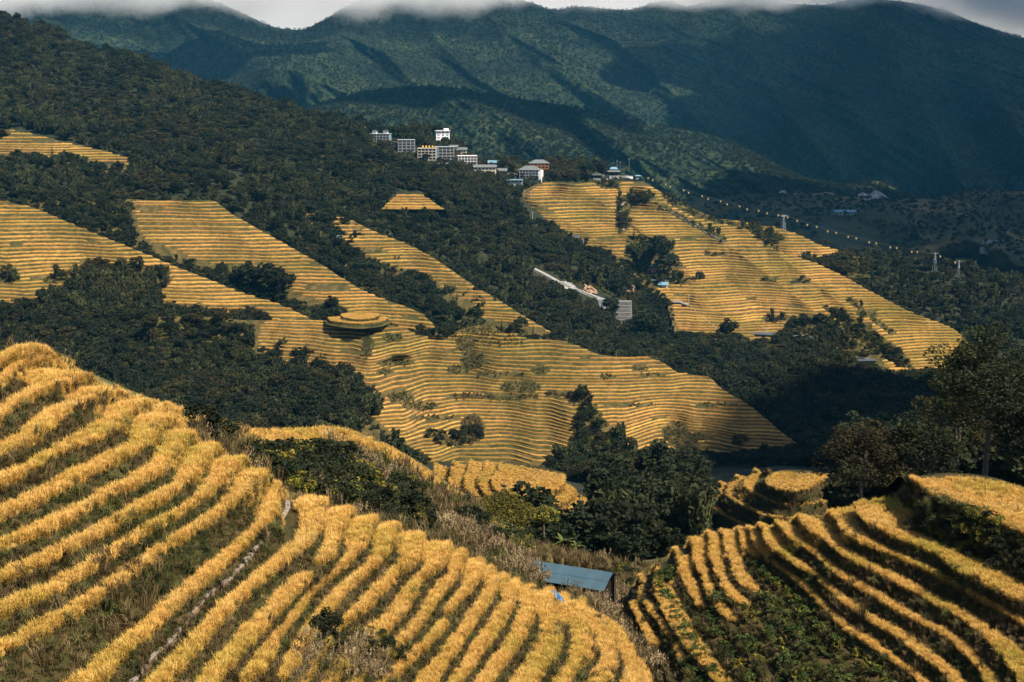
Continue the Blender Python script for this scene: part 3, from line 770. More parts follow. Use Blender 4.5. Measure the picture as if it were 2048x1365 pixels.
ME = {}
def crown(key, vf, mat): ME[key] = mesh_from(key, vf[0], vf[1], mat)
crown('broad0', broad_crown(1, 9.0, 4.0, 26, 60, 0.55), M_dark)
crown('broad1', broad_crown(2, 10.0, 3.4, 26, 60, 0.55), M_dark)
crown('broad2', broad_crown(3, 7.5, 3.8, 24, 55, 0.52), M_brown)
crown('broad3', broad_crown(4, 8.5, 4.2, 28, 58, 0.55), M_dark)
crown('conif0', conifer_crown(5, 11.0, 2.3, 16, 10, 0.55), M_conif)
crown('conif1', conifer_crown(6, 12.5, 2.0, 18, 9, 0.5), M_conif)
crown('bamb0', bamboo_crown(7, 10.0, 3.2, 12, 110, 0.75), M_bamb)
crown('bamb1', bamboo_crown(8, 9.0, 2.6, 10, 110, 0.7), M_bamb)
crown('shrub0', broad_crown(9, 2.4, 1.5, 16, 50, 0.19, lo=0.0), M_dark)
crown('shrub1', broad_crown(10, 2.2, 1.4, 16, 50, 0.18, lo=0.0), M_yell)
TRUNK = {}
for key, (h, r) in dict(broad0=(9, 4), broad1=(10, 3.4), broad2=(7.5, 3.8), broad3=(8.5, 4.2)).items():
    m = limbs(sum(map(ord, key)), h, r, 0.2); TRUNK[key] = mesh_from('trunk', m.v, m.f, M_bark)
for key, h in dict(conif0=11, conif1=12.5).items():
    m = MB().tube([(0, 0, -.6), (0, 0, h * .5), (0, 0, h * .97)], [.2, .13, .03], 6); TRUNK[key] = mesh_from('trunk', m.v, m.f, M_bark)
M_culm = mat_flat('bamboo_culm', (0.16, 0.17, 0.06))
for key, (h, r) in dict(bamb0=(10, 3.2), bamb1=(9, 2.6)).items():
    m = MB(); g = random.Random(3)
    for i in range(7):
        a = g.uniform(0, 6.28); q = r * g.uniform(.1, .35); L = r * g.uniform(.3, .6)
        m.tube([(q * math.cos(a), q * math.sin(a), -.5), ((q + L * .15) * math.cos(a), (q + L * .15) * math.sin(a), h * .45), ((q + L * .7) * math.cos(a), (q + L * .7) * math.sin(a), h * .82)], [.07, .055, .03], 5)
    TRUNK[key] = mesh_from('culm', m.v, m.f, M_culm)
m = limbs(77, 2.2, 1.4, 0.05); TRUNK['shrub0'] = TRUNK['shrub1'] = mesh_from('stem', m.v, m.f, M_bark)

KIND = dict(broad0=('broadleaf_tree', 'tree'), broad1=('broadleaf_tree', 'tree'), broad2=('broadleaf_tree', 'tree'), broad3=('broadleaf_tree', 'tree'),
            conif0=('conifer', 'conifer tree'), conif1=('conifer', 'conifer tree'), bamb0=('bamboo_clump', 'bamboo'), bamb1=('bamboo_clump', 'bamboo'), shrub0=('shrub', 'shrub'), shrub1=('shrub', 'shrub'))
PROTO = {}
def plant(key, loc, s=1.0, rz=0.0, label=None, group=None, sz=None):
    nm, cat = KIND[key]
    t = empty(nm, loc, rz); t.scale = (s, s, sz or s)
    tag(t, label, cat, group)
    c = obj('crown' if not nm == 'shrub' else 'foliage', ME[key], t)
    k = obj('trunk' if cat not in ('bamboo', 'shrub') else ('culms' if cat == 'bamboo' else 'stem'), TRUNK[key], t)
    PROTO.setdefault(key, c)
    return t

def custom_tree(name, cat, px, py, Y, hpx, wpx, label, leaf, nclump, nleaf, mat, seed, lo=0.15, trunk=0.25, rz=0.0, group=None, gz=None):
    b = at_depth(px, py, Y)
    h, r = hpx * Y / F, wpx * Y / F / 2
    t = empty(name, tuple(b), rz)
    tag(t, label, cat, group)
    v, f = broad_crown(seed, h, r * 0.8, nclump, nleaf, leaf, lo=lo, top=0.93)
    obj('crown' if cat == 'tree' else 'foliage', mesh_from('crown', v, f, mat), t)
    m = limbs(seed, h, r, trunk, n=7)
    m.build('trunk' if cat == 'tree' else 'stem', M_bark, t)
    return t

# ------------------------------------------------------------------ near fields traced terrace by terrace
NS = 120
M_stems = mat_noise('rice_stems', [(0.3, (0.13, 0.085, 0.025)), (0.7, (0.32, 0.20, 0.06))], scale=3.0, bump=0.05, bscale=6)
tuft_me = []
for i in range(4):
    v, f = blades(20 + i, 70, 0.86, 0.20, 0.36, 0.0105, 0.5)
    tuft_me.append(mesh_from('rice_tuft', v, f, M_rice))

def field(name, contours, zs, label, bands, topback=8.0, tfs=None, ends=((0, 3.0, -0.5), (0, 9.0, -4.5)), rice_h=0.45, mat=None, both=False, drop_px=0.0, skirt=4.0):
    K = len(contours)
    tfs = tfs or [0.42] * K
    Ei = np.stack([resample(c, NS) for c in contours])
    sw = np.clip((np.arange(NS) / (NS - 1.0) - 0.72) / 0.26, 0, 1); sw = sw * sw * (3 - 2 * sw)     # the drawn crest is the top of the standing rice: the ground lies lower
    if both: sw = np.maximum(sw, sw[::-1])
    Ei[:, :, 1] += drop_px * sw
    E = np.stack([at_height(Ei[k, :, 0], Ei[k, :, 1], zs[k]) for k in range(K)])
    # little wobble of each edge so that it is not drawn with a ruler
    for k in range(K):
        wob = 0.28 * fbm(E[k, :, 0] / 3.0, E[k, :, 1] / 3.0 + 7 * k, 3, 90)
        E[k, :, 0] += wob; E[k, :, 1] += wob
    ex = [E]
    for dx, dy, dz in ends:
        q = E[:, -1:].copy(); q += np.array([dx, dy, dz]); ex.append(q)
    E = np.concatenate(ex, 1)
    n = E.shape[1]
    top = E[0].copy(); top[:, 1] += topback
    top2 = E[0].copy(); top2[:, 1] += topback + 10; top2[:, 2] -= 6
    rows = [top2, top, E[0]]
    foot = [E[0] + np.array([0, topback * 0.8, 0])]
    for k in range(1, K):
        ss = np.clip((np.arange(n) / (NS - 1.0) - 0.90) / 0.09, 0, 1); ss = ss * ss * (3 - 2 * ss)
        if both: s2 = np.clip((0.14 - np.arange(n) / (NS - 1.0)) / 0.13, 0, 1); ss = np.maximum(ss, s2 * s2 * (3 - 2 * s2))
        tv = (tfs[k] + (0.96 - tfs[k]) * ss)[:, None]
        f = E[k].copy(); f[:, :2] += tv * (E[k - 1, :, :2] - E[k, :, :2])
        foot.append(f); rows += [f, E[k]]
    low = E[-1].copy(); low[:, 1] -= 1.0; low[:, 2] -= skirt
    rows.append(low)
    # finer rows on the banks
    allr = np.stack(rows)
    mid = 0.5 * (allr[:-1] + allr[1:])
    mid[..., 2] += 0.10 * fbm(mid[..., 0] / 1.1, mid[..., 1] / 1.1, 3, 95)
    full = np.empty((len(allr) * 2 - 1, n, 3)); full[0::2] = allr; full[1::2] = mid
    full[..., 2] += 0.04 * noise(full[..., 0] / 0.7, full[..., 1] / 0.7, 97)
    Fc = grid_faces(full.shape[0], n)
    o = obj('terraced_field', mesh_from(name, full.reshape(-1, 3), Fc, mat or M_bank))
    tag(o, label, 'field', kind='structure')
    reg(full.reshape(-1, 3), Fc)
    return dict(obj=o, E=E, foot=np.stack(foot), n=n, K=K)

def rice_on(fd, k, s0, s1, grp, h=0.8, dens=0.23, core=0.28, lift=0.0, frac=1.0):
    """a standing band of rice on terrace k between the shares s0..s1 of its length"""
    a, b = int(s0 * (NS - 1)), int(round(s1 * (NS - 1)))
    if s1 >= 1: b = fd['n'] - 2
    e, f = fd['E'][k, a:b + 1], fd['foot'][k, a:b + 1]
    f = e + (f - e) * frac
    n = len(e)
    if n < 2: return
    hh = core * (0.8 + 0.5 * noise(e[:, 0] * 1.3, e[:, 1] * 1.3, 5)); hh[0] *= .3; hh[-1] *= .3
    A = e + (f - e) * 0.02; B_ = A.copy(); B_[:, 2] += hh * .8
    M_ = e + (f - e) * .4; M_[:, 2] = e[:, 2] + hh
    D = f.copy(); D[:, 2] = e[:, 2] + hh * .9; G = f.copy()
    A[:, 2] -= .06; G[:, 2] -= .06
    bv = np.stack([A, B_, M_, D, G]).reshape(-1, 3); bf = grid_faces(5, n)
    L = np.linalg.norm(np.diff(e[:, :2], axis=0), axis=1); W = np.linalg.norm((f - e)[:, :2], axis=1)
    area = L * (W[:-1] + W[1:]) / 2 + L * 0.35
    N_ = rng.poisson(area / dens ** 2)
    idx = np.repeat(np.arange(n - 1), N_)
    if len(idx) == 0: return
    t = rng.uniform(0, 1, len(idx))[:, None]; q = rng.beta(0.9, 1.0, len(idx))[:, None] * 1.0 - 0.04
    P = (e[idx] * (1 - t) + e[idx + 1] * t) * (1 - q) + (f[idx] * (1 - t) + f[idx + 1] * t) * q
    px, py = project(P)
    m = (px > -90) & (px < 2140) & (py < 1440)
    P, idx, t, q = P[m], idx[m], t[m], q[m]
    if len(P) == 0: return
    od = (e[idx] - f[idx]); ang = np.arctan2(od[:, 1], od[:, 0])
    tilt = np.clip(rng.normal(0.12, 0.12, len(P)), -.1, .5) + 0.28 * np.clip(0.3 - q[:, 0], 0, 1)
    rot = np.stack([-np.sin(ang) * tilt, np.cos(ang) * tilt, rng.uniform(0, 6.28, len(P))], -1)
    s = h * (0.85 + 0.3 * rng.uniform(0, 1, len(P))) * (1 + 0.22 * noise(P[:, 0] / 2.1, P[:, 1] / 2.1, 8))
    P[:, 2] += lift
    scatter_obj('rice_band', grp, P, rot, s / 0.86, rng.integers(0, 4, len(P)), parent=fd['obj'], base=(bv, bf), mat=M_stems)

def rice_crest(fd, k, cols, grp, dens=.3, h=.8, keep=None):
    Q = []
    e, f = fd['E'][k - 1], fd['foot'][k]
    for i in cols:
        if i + 1 >= fd['n']: continue
        L = np.linalg.norm(e[i + 1] - e[i]); W = np.linalg.norm(e[i] - f[i])
        n = rng.poisson(min(L * max(W, .25), 60) / dens ** 2)
        t, q = rng.uniform(0, 1, (2, n))[..., None]
        Q.append((e[i] * (1 - t) + e[i + 1] * t) * q + (f[i] * (1 - t) + f[i + 1] * t) * (1 - q))
    P = np.vstack(Q) if Q else np.zeros((0, 3))
    if keep is not None and len(P): P = P[keep(P)]
    if len(P) == 0: return
    n = len(P)
    scatter_obj('rice_band', grp, P, np.stack([rng.normal(0, .15, n), rng.normal(0, .15, n), rng.uniform(0, 6.28, n)], -1), h / .86 * rng.uniform(.75, 1.1, n), rng.integers(0, 4, n), parent=fd['obj'])

LF = [
 [(-320, 860), (-150, 790), (-30, 735), (5, 712), (25, 700)],
 [(-320, 960), (-130, 860), (0, 773), (20, 742), (34, 724), (46, 712)],
 [(-320, 1020), (-150, 945), (0, 850), (48, 808), (100, 774), (126, 762), (150, 747)],
 [(-320, 1070), (-150, 995), (0, 916), (37, 901), (74, 886), (100, 862), (147, 817), (185, 793), (218, 778)],
 [(-320, 1120), (-150, 1055), (0, 979), (56, 953), (111, 919), (167, 893), (215, 864), (247, 832), (270, 800)],
 [(-320, 1190), (-150, 1122), (0, 1045), (74, 1012), (148, 975), (208, 942), (267, 901), (297, 879), (310, 858), (322, 832)],
 [(-320, 1250), (-150, 1182), (0, 1109), (74, 1079), (148, 1042), (241, 990), (315, 942), (345, 908), (356, 885), (368, 866)],
 [(-320, 1310), (-150, 1245), (0, 1172), (93, 1135), (186, 1086), (278, 1031), (353, 979), (393, 934), (407, 908), (420, 892)],
 [(-320, 1375), (-150, 1313), (0, 1242), (93, 1201), (186, 1146), (278, 1086), (353, 1034), (416, 982), (445, 945), (456, 930), (472, 916)],
 [(-320, 1450), (-150, 1390), (0, 1316), (74, 1283), (130, 1253), (204, 1201), (297, 1135), (371, 1079), (445, 1020), (493, 979), (510, 960), (515, 945)],
 [(-120, 1610), (60, 1488), (208, 1366), (267, 1305), (327, 1246), (390, 1187), (453, 1127), (512, 1060), (542, 1020), (550, 992), (544, 966)],
 [(80, 1620), (220, 1480), (334, 1366), (419, 1283), (475, 1212), (538, 1157), (601, 1097), (638, 1053), (650, 1025), (644, 1001)],
 [(220, 1600), (340, 1470), (438, 1366), (494, 1305), (557, 1235), (601, 1183), (642, 1135), (664, 1100), (680, 1055), (692, 1018)],
 [(380, 1580), (450, 1475), (520, 1366), (560, 1278), (634, 1179), (690, 1127), (723, 1083), (738, 1055), (742, 1036)],
 [(500, 1560), (545, 1465), (582, 1366), (601, 1316), (631, 1268), (682, 1201), (738, 1142), (771, 1097), (786, 1068), (788, 1048)],
 [(540, 1560), (575, 1460), (612, 1366), (640, 1318), (679, 1264), (745, 1216), (790, 1157), (827, 1120), (840, 1090), (840, 1070)],
 [(600, 1540), (640, 1440), (670, 1370), (720, 1312), (768, 1272), (816, 1220), (838, 1160), (875, 1127), (893, 1105), (893, 1090)],
 [(650, 1530), (690, 1430), (722, 1368), (752, 1337), (797, 1302), (838, 1261), (864, 1216), (901, 1161), (920, 1125), (925, 1106)],
 [(700, 1520), (745, 1430), (788, 1364), (846, 1305), (894, 1253), (910, 1222), (931, 1183), (957, 1142), (958, 1125)],
 [(800, 1520), (836, 1430), (868, 1368), (886, 1338), (916, 1298), (964, 1224), (988, 1175), (990, 1152), (985, 1139)],
 [(850, 1520), (885, 1440), (922, 1368), (940, 1347), (972, 1302), (1012, 1240), (1022, 1196), (1017, 1170), (1012, 1156)],
 [(900, 1520), (940, 1440), (983, 1366), (1035, 1298), (1060, 1250), (1060, 1205), (1045, 1178), (1036, 1166)],
 [(980, 1520), (1030, 1440), (1072, 1366), (1113, 1309), (1118, 1261), (1096, 1214), (1074, 1184), (1066, 1176)],
 [(1040, 1520), (1095, 1440), (1139, 1366), (1178, 1316), (1172, 1268), (1142, 1222), (1112, 1192), (1104, 1184)],
 [(1120, 1520), (1175, 1440), (1214, 1366), (1232, 1331), (1215, 1274), (1176, 1226), (1146, 1200), (1138, 1194)],
 [(1290, 1520), (1310, 1440), (1298, 1366), (1265, 1305), (1222, 1246), (1186, 1214), (1172, 1206)]]
LZ = [-16.8, -17.6]
for k in range(2, 26): LZ.append(LZ[-1] - (1.9 if k == 10 else 1.1 if k == 11 else 0.92))
LT = [0.52] * 26
for k in (11,): LT[k] = 0.62
LT[10] = 0.36
for k in (1, 2, 3): LT[k] = 0.55
for k in range(20, 26): LT[k] = 0.62
near_left = field('near_left_field', LF, LZ, 'steep terraced rice field filling the near left corner', None, topback=3, drop_px=19, tfs=LT)

V_, F_ = blades(31, 30, 0.8, 0.2, 0.4, 0.02)
RF_ = lambda pts: [(1200 + x / 2.415, 800 + y / 2.415) for x, y in pts]
RC = [RF_(p) for p in [
 [(1545, 372), (1600, 362), (1700, 362), (1850, 390), (2048, 440), (2300, 520)],
 [(1555, 385), (1600, 430), (1700, 500), (1850, 572), (2048, 650), (2300, 740)],
 [(1478, 436), (1420, 450), (1330, 474), (1262, 492), (1240, 512), (1300, 590), (1450, 680), (1600, 740), (1750, 840), (1900, 920), (2048, 985), (2300, 1080)],
 [(1150, 545), (1220, 640), (1350, 720), (1500, 800), (1650, 880), (1800, 950), (1950, 1040), (2048, 1100), (2300, 1230)],
 [(985, 560), (1020, 610), (1110, 680), (1200, 760), (1350, 850), (1500, 930), (1650, 1010), (1800, 1110), (1900, 1200), (1990, 1310), (2080, 1460)],
 [(885, 592), (930, 650), (1050, 740), (1150, 850), (1300, 950), (1450, 1040), (1600, 1120), (1720, 1200), (1820, 1290), (1880, 1380), (1930, 1480)],
 [(800, 605), (810, 655), (870, 720), (1000, 820), (1100, 920), (1200, 1010), (1350, 1110), (1500, 1200), (1620, 1290), (1700, 1375), (1780, 1480)],
 [(745, 612), (752, 660), (790, 725), (880, 810), (980, 910), (1080, 1020), (1200, 1130), (1350, 1230), (1500, 1335), (1600, 1420)],
 [(690, 620), (700, 680), (745, 770), (840, 880), (950, 1000), (1080, 1130), (1250, 1280), (1370, 1400)],
 [(610, 630), (612, 700), (635, 780), (705, 900), (850, 1050), (1000, 1200), (1130, 1365), (1190, 1440)],
 [(535, 640), (540, 720), (555, 800), (605, 920), (720, 1060), (850, 1200), (960, 1365), (1010, 1450)],
 [(452, 675), (460, 740), (485, 830), (540, 960), (640, 1120), (740, 1250), (830, 1365), (880, 1440)],
 [(380, 715), (384, 770), (402, 850), (460, 980), (550, 1140), (640, 1280), (700, 1365), (750, 1440)],
 [(285, 800), (275, 850), (300, 990), (380, 1130), (440, 1230), (520, 1320), (570, 1390), (600, 1440)],
 [(215, 850), (200, 910), (235, 1010), (310, 1110), (360, 1200), (420, 1300), (460, 1370), (490, 1440)],
 [(165, 905), (150, 950), (180, 1060), (240, 1180), (300, 1300), (340, 1370), (360, 1430)]]]
RZ = [-33.0, -33, -36.2, -37.5, -38.8, -40.1, -41.3, -42.5, -43.4, -44.2, -45.0, -45.9, -46.8, -47.8, -48.7, -49.6]
for c_ in RC:
    (x1, y1), (x2, y2) = c_[-2], c_[-1]; q_ = 260 / math.hypot(x2 - x1, y2 - y1); c_.append((x2 + (x2 - x1) * q_, y2 + (y2 - y1) * q_ * .8))
RC = [c[::-1] for c in RC]          # run from the near end to the crest
RT = [0.4, 0.97, 0.58, 0.54, 0.54, 0.50, 0.48, 0.46, 0.5, 0.5, 0.6, 0.6, 0.65, 0.65, 0.6, 0.6]
near_right = field('near_right_field', RC, RZ, 'terraced rice field with a green bean patch in the near right corner', None, topback=2, drop_px=14, tfs=RT, ends=((0, 3.0, -0.4), (0, 9.0, -4.5)))

# yellow knoll and the round knoll in the hollow
KA = [[(1132, 952), (1110, 946), (1075, 938), (1040, 933), (1015, 930), (1002, 932)],
      [(1128, 960), (1120, 978), (1085, 992), (1040, 996), (1000, 985), (985, 965), (1000, 938)],
      [(1152, 978), (1142, 1000), (1100, 1018), (1040, 1018), (985, 1000), (958, 970), (972, 933)],
      [(1172, 1000), (1162, 1022), (1115, 1042), (1040, 1040), (970, 1015), (932, 975), (940, 931)],
      [(1186, 1018), (1178, 1042), (1125, 1066), (1040, 1064), (960, 1032), (905, 980), (905, 933)],
      [(1200, 1038), (1192, 1066), (1135, 1096), (1040, 1090), (940, 1052), (872, 985), (870, 936)]]
KAZ = [-71.4, -71.5, -72.6, -73.7, -75.2, -77.5]
knoll = field('rice_knoll', KA, KAZ, 'smooth golden rice knoll in the hollow beyond the near field', None, both=True, topback=2, tfs=[.8, .97, .85, .85, .8, .8], ends=((0, 4, -.3), (0, 14, -6)))
KB = [[(1676, 953), (1640, 950), (1610, 947), (1580, 946), (1560, 948), (1548, 952)],
      [(1672, 955), (1640, 967), (1615, 980), (1580, 984), (1545, 976), (1532, 964), (1545, 954)],
      [(1700, 1002), (1640, 1008), (1580, 1011), (1530, 1000), (1492, 976), (1500, 958), (1520, 950)],
      [(1700, 1040), (1640, 1038), (1560, 1040), (1490, 1016), (1450, 990), (1462, 970), (1480, 963)],
      [(1700, 1080), (1640, 1076), (1540, 1070), (1445, 1032), (1420, 1002), (1432, 986), (1448, 976)]]
KBZ = [-66.4, -66.5, -69.2, -71.5, -74.5]
knoll2 = field('round_knoll', KB, KBZ, 'round knoll with a flat golden rice top ringed by a dark hedge bank', None, topback=2, tfs=[.5, .97, .42, .4, .5], ends=((0, 5, -.5), (0, 14, -6)))

KC = [[(756, 629), (738, 626.5), (718, 625.5), (700, 626.5), (686, 629)], [(760, 631.5), (750, 637), (722, 640.5), (694, 638), (682, 632)], [(776, 637), (762, 645), (716, 649), (668, 644), (656, 637)], [(784, 641), (764, 651), (716, 655.5), (662, 649), (648, 641)]]
mound = field('round_mound', KC, [-107.7, -107.8, -108.7, -109.9], 'two tiered round rice mound topping the middle hill', None, topback=1, skirt=.4, both=True, tfs=[.5, .97, .62, .3], ends=((0, 2, -.2), (0, 5, -2)), mat=M_bankfar)
# bushy ridge behind the near left field and the hollow with the shed
sheet('bushy_ridge', [
    [(20, 770, 93), (150, 812, 93), (330, 880, 93), (510, 985, 93), (640, 1030, 97), (740, 1066, 100), (840, 1098, 104), (957, 1152, 109), (1090, 1216, 115), (1172, 1240, 116), (1250, 1310, 111), (1330, 1385, 106), (1460, 1430, 104)],
    [(20, 735, 95), (150, 785, 95), (330, 845, 97), (510, 920, 106), (640, 940, 116), (740, 975, 122), (840, 1015, 126), (957, 1085, 132), (1090, 1150, 138), (1172, 1180, 138), (1250, 1230, 134), (1330, 1280, 126), (1460, 1310, 120)],
    [(20, 703, 97), (150, 748, 97), (250, 790, 98), (330, 817, 101), (430, 848, 112), (540, 868, 125), (600, 865, 132), (650, 861, 137), (690, 864, 140), (750, 888, 144), (830, 930, 150), (900, 978, 155), (950, 1012, 160), (1000, 1052, 168), (1060, 1090, 175), (1120, 1112, 178), (1200, 1128, 176), (1260, 1140, 166), (1330, 1130, 160), (1460, 1100, 158)]],
    20, 1460, 320, 90, M_scrub, 'bushy grass ridge and hollow between the two near rice fields', 'slope', bumps=0.9, bscale=7, seed=14)

# ------------------------------------------------------------------ rice on the near fields
tufts = []
for i in range(4):
    t = obj('rice_tuft', tuft_me[i], near_left['obj'])
    k = 4 + i
    t.location = tuple(near_left['E'][k, 60] * 0.5 + near_left['foot'][k, 60] * 0.5)
    t['kind'] = 'stuff'
    tufts.append(t)
G_rice = gn_scatter('rice_scatter', tufts)
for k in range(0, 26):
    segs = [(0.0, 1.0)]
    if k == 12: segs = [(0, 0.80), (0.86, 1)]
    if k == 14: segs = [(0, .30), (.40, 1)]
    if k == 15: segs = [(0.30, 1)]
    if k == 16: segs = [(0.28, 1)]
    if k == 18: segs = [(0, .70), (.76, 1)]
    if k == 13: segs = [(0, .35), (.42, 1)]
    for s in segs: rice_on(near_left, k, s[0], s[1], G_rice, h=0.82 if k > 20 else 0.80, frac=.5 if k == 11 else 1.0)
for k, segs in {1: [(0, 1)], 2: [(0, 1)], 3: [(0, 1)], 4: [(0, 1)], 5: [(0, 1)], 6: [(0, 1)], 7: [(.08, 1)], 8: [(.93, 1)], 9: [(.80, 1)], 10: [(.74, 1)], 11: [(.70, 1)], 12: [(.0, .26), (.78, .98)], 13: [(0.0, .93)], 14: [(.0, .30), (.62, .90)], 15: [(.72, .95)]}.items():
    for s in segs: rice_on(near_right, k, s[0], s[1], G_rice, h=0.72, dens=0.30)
for k in range(1, 6): rice_on(knoll, k, 0, 1, G_rice, h=0.8, dens=0.55)
for k in (1, 2, 3, 4): rice_on(knoll2, k, 0.0, 1, G_rice, h=0.8, dens=0.55)
for k in (1, 2): rice_on(mound, k, 0, 1, G_rice, h=0.9, dens=0.42)

for k in range(1, 26): rice_crest(near_left, k, range(int(NS * .945) if k > 8 else int(NS * .92), near_left['n']), G_rice)
for k in range(3, 16): rice_crest(near_right, k, range(int(NS * .93), near_right['n']), G_rice)
for k in range(2, 6): rice_crest(knoll, k, range(0, knoll['n']), G_rice, dens=.5, keep=lambda P: noise(P[:, 0] / 7, P[:, 1] / 7, 66) > -.30)
for k in range(3, 4): rice_crest(knoll2, k, range(int(NS * .7), knoll2['n']), G_rice, dens=.55)

# ------------------------------------------------------------------ terrain lookup
BV = BVHTree.FromPolygons([tuple(v) for v in np.vstack(BVH_V).tolist()], np.vstack(BVH_F).tolist())
def ground(px, py):
    d = Vector(tuple(float(c) for c in ray(px, py))).normalized()
    h = BV.ray_cast(Vector((0, 0, 0)), d)
    return h[0]
def drop(x, y, z=600.0):
    h = BV.ray_cast(Vector((x, y, z)), Vector((0, 0, -1)))
    return h[0]

def sample(sheetname, include, exclude, spacing, jz=0.0):
    S = SHEETS[sheetname]
    P, px, py = S['P'], S['px'], S['py']
    A = np.linalg.norm(np.cross(P[1:, :-1] - P[:-1, :-1], P[:-1, 1:] - P[:-1, :-1]), axis=-1)
    cpx = (px[1:, :-1] + px[:-1, 1:]) / 2; cpy = (py[1:, :-1] + py[:-1, 1:]) / 2
    ok = np.ones(A.shape, bool) if include is None else inany(include, cpx, cpy)
    if exclude: ok &= ~inany(exclude, cpx, cpy)
    ok &= (cpx > -120) & (cpx < 2170)
    A = np.where(ok, np.minimum(A, 4e4), 0)
    n = rng.poisson(A / spacing ** 2)
    i, j = np.nonzero(n)
    r = np.repeat(np.arange(len(i)), n[i, j]); i, j = i[r], j[r]
    u, v = rng.uniform(0, 1, (2, len(i)))[..., None]
    Q = (P[i, j] * (1 - u) + P[i, j + 1] * u) * (1 - v) + (P[i + 1, j] * (1 - u) + P[i + 1, j + 1] * u) * v
    return Q

def pick_mix(Q, weights, scale, seed):
    """kind per plant: weights vary in broad patches"""
    n = len(Q)
    if n == 0: return np.zeros(0, int)
    nz = np.stack([noise(Q[:, 0] / scale + 31 * i, Q[:, 1] / scale + 17 * i, seed + i) for i in range(len(weights))], 1)
    sc = np.array(weights)[None] * np.exp(5.0 * nz)
    c = np.cumsum(sc / sc.sum(1, keepdims=True), 1)
    return (rng.uniform(0, 1, n)[:, None] > c).sum(1).clip(0, len(weights) - 1)

# ------------------------------------------------------------------ individual trees with a look of their own
custom_tree('broadleaf_tree', 'tree', 1966, 1000, 128, 385, 310, 'huge dark tree rising tallest at the right edge beyond the flat rice top', 0.21, 80, 260, M_dark, 101, lo=0.2, trunk=0.3)
custom_tree('broadleaf_tree', 'tree', 1722, 1020, 150, 205, 215, 'round rust brown tree standing just beyond the right rice crest', 0.22, 56, 220, M_brown, 102, lo=0.12, trunk=0.26)
custom_tree('broadleaf_tree', 'tree', 1845, 1010, 150, 220, 170, 'dark tree filling the gap between the rust brown tree and the huge tree', 0.22, 50, 220, M_dark, 103, lo=0.05, trunk=0.26)
custom_tree('broadleaf_tree', 'tree', 2060, 1010, 122, 280, 190, 'dark tree cut by the right edge of the frame', 0.2, 54, 220, M_dark, 104, lo=0.1, trunk=0.28)
custom_tree('broadleaf_tree', 'tree', 1905, 1005, 160, 330, 200, 'dark tree with olive top just left of the huge tree', 0.22, 54, 220, M_brown, 105, lo=0.1, trunk=0.25)
custom_tree('broadleaf_tree', 'tree', 990, 1090, 160, 132, 165, 'yellowing leafy tree in front of the smooth rice knoll', 0.19, 46, 170, M_yell, 106, lo=0.08, trunk=0.16)
custom_tree('broadleaf_tree', 'tree', 1088, 1066, 170, 66, 72, 'small round tree right of the yellowing tree before the knoll', 0.26, 22, 60, M_yell, 107, lo=0.2, trunk=0.12)
custom_tree('shrub', 'shrub', 655, 1297, ground(655, 1297).y, 95, 100, 'dark green bush growing among the rice rows of the near left field', 0.11, 30, 70, M_dark, 108, lo=0.0, trunk=0.05)
custom_tree('shrub', 'shrub', 1440, 1210, ground(1440, 1210).y, 34, 60, 'leafy bush in the bean patch of the near right field', 0.14, 18, 40, M_bean, 109, lo=0.0, trunk=0.04)
for i, (px, py, hp, lab) in enumerate([(1268, 478, 26, 'pointed dark conifer alone beside the gully path on the village spur'), (1846, 792, 28, 'pointed conifer at the lowest tip of the village spur'),
                                       (1219, 668, 44, 'tall conifer left of the pale retaining wall'), (1272, 664, 46, 'tall conifer right of the pale retaining wall'), (1206, 652, 36, 'shorter conifer beside the lower road bend'), (1003, 662, 26, 'small conifer, leftmost of the trees beside the scrubby knoll on the middle hill'), (1066, 672, 24, 'small conifer, rightmost of the trees beside the scrubby knoll on the middle hill')]):
    g_ = ground(px, py)
    if g_:
        t = plant('conif0', tuple(g_), hp * g_.length / F / 11.0, i, lab, sz=None)
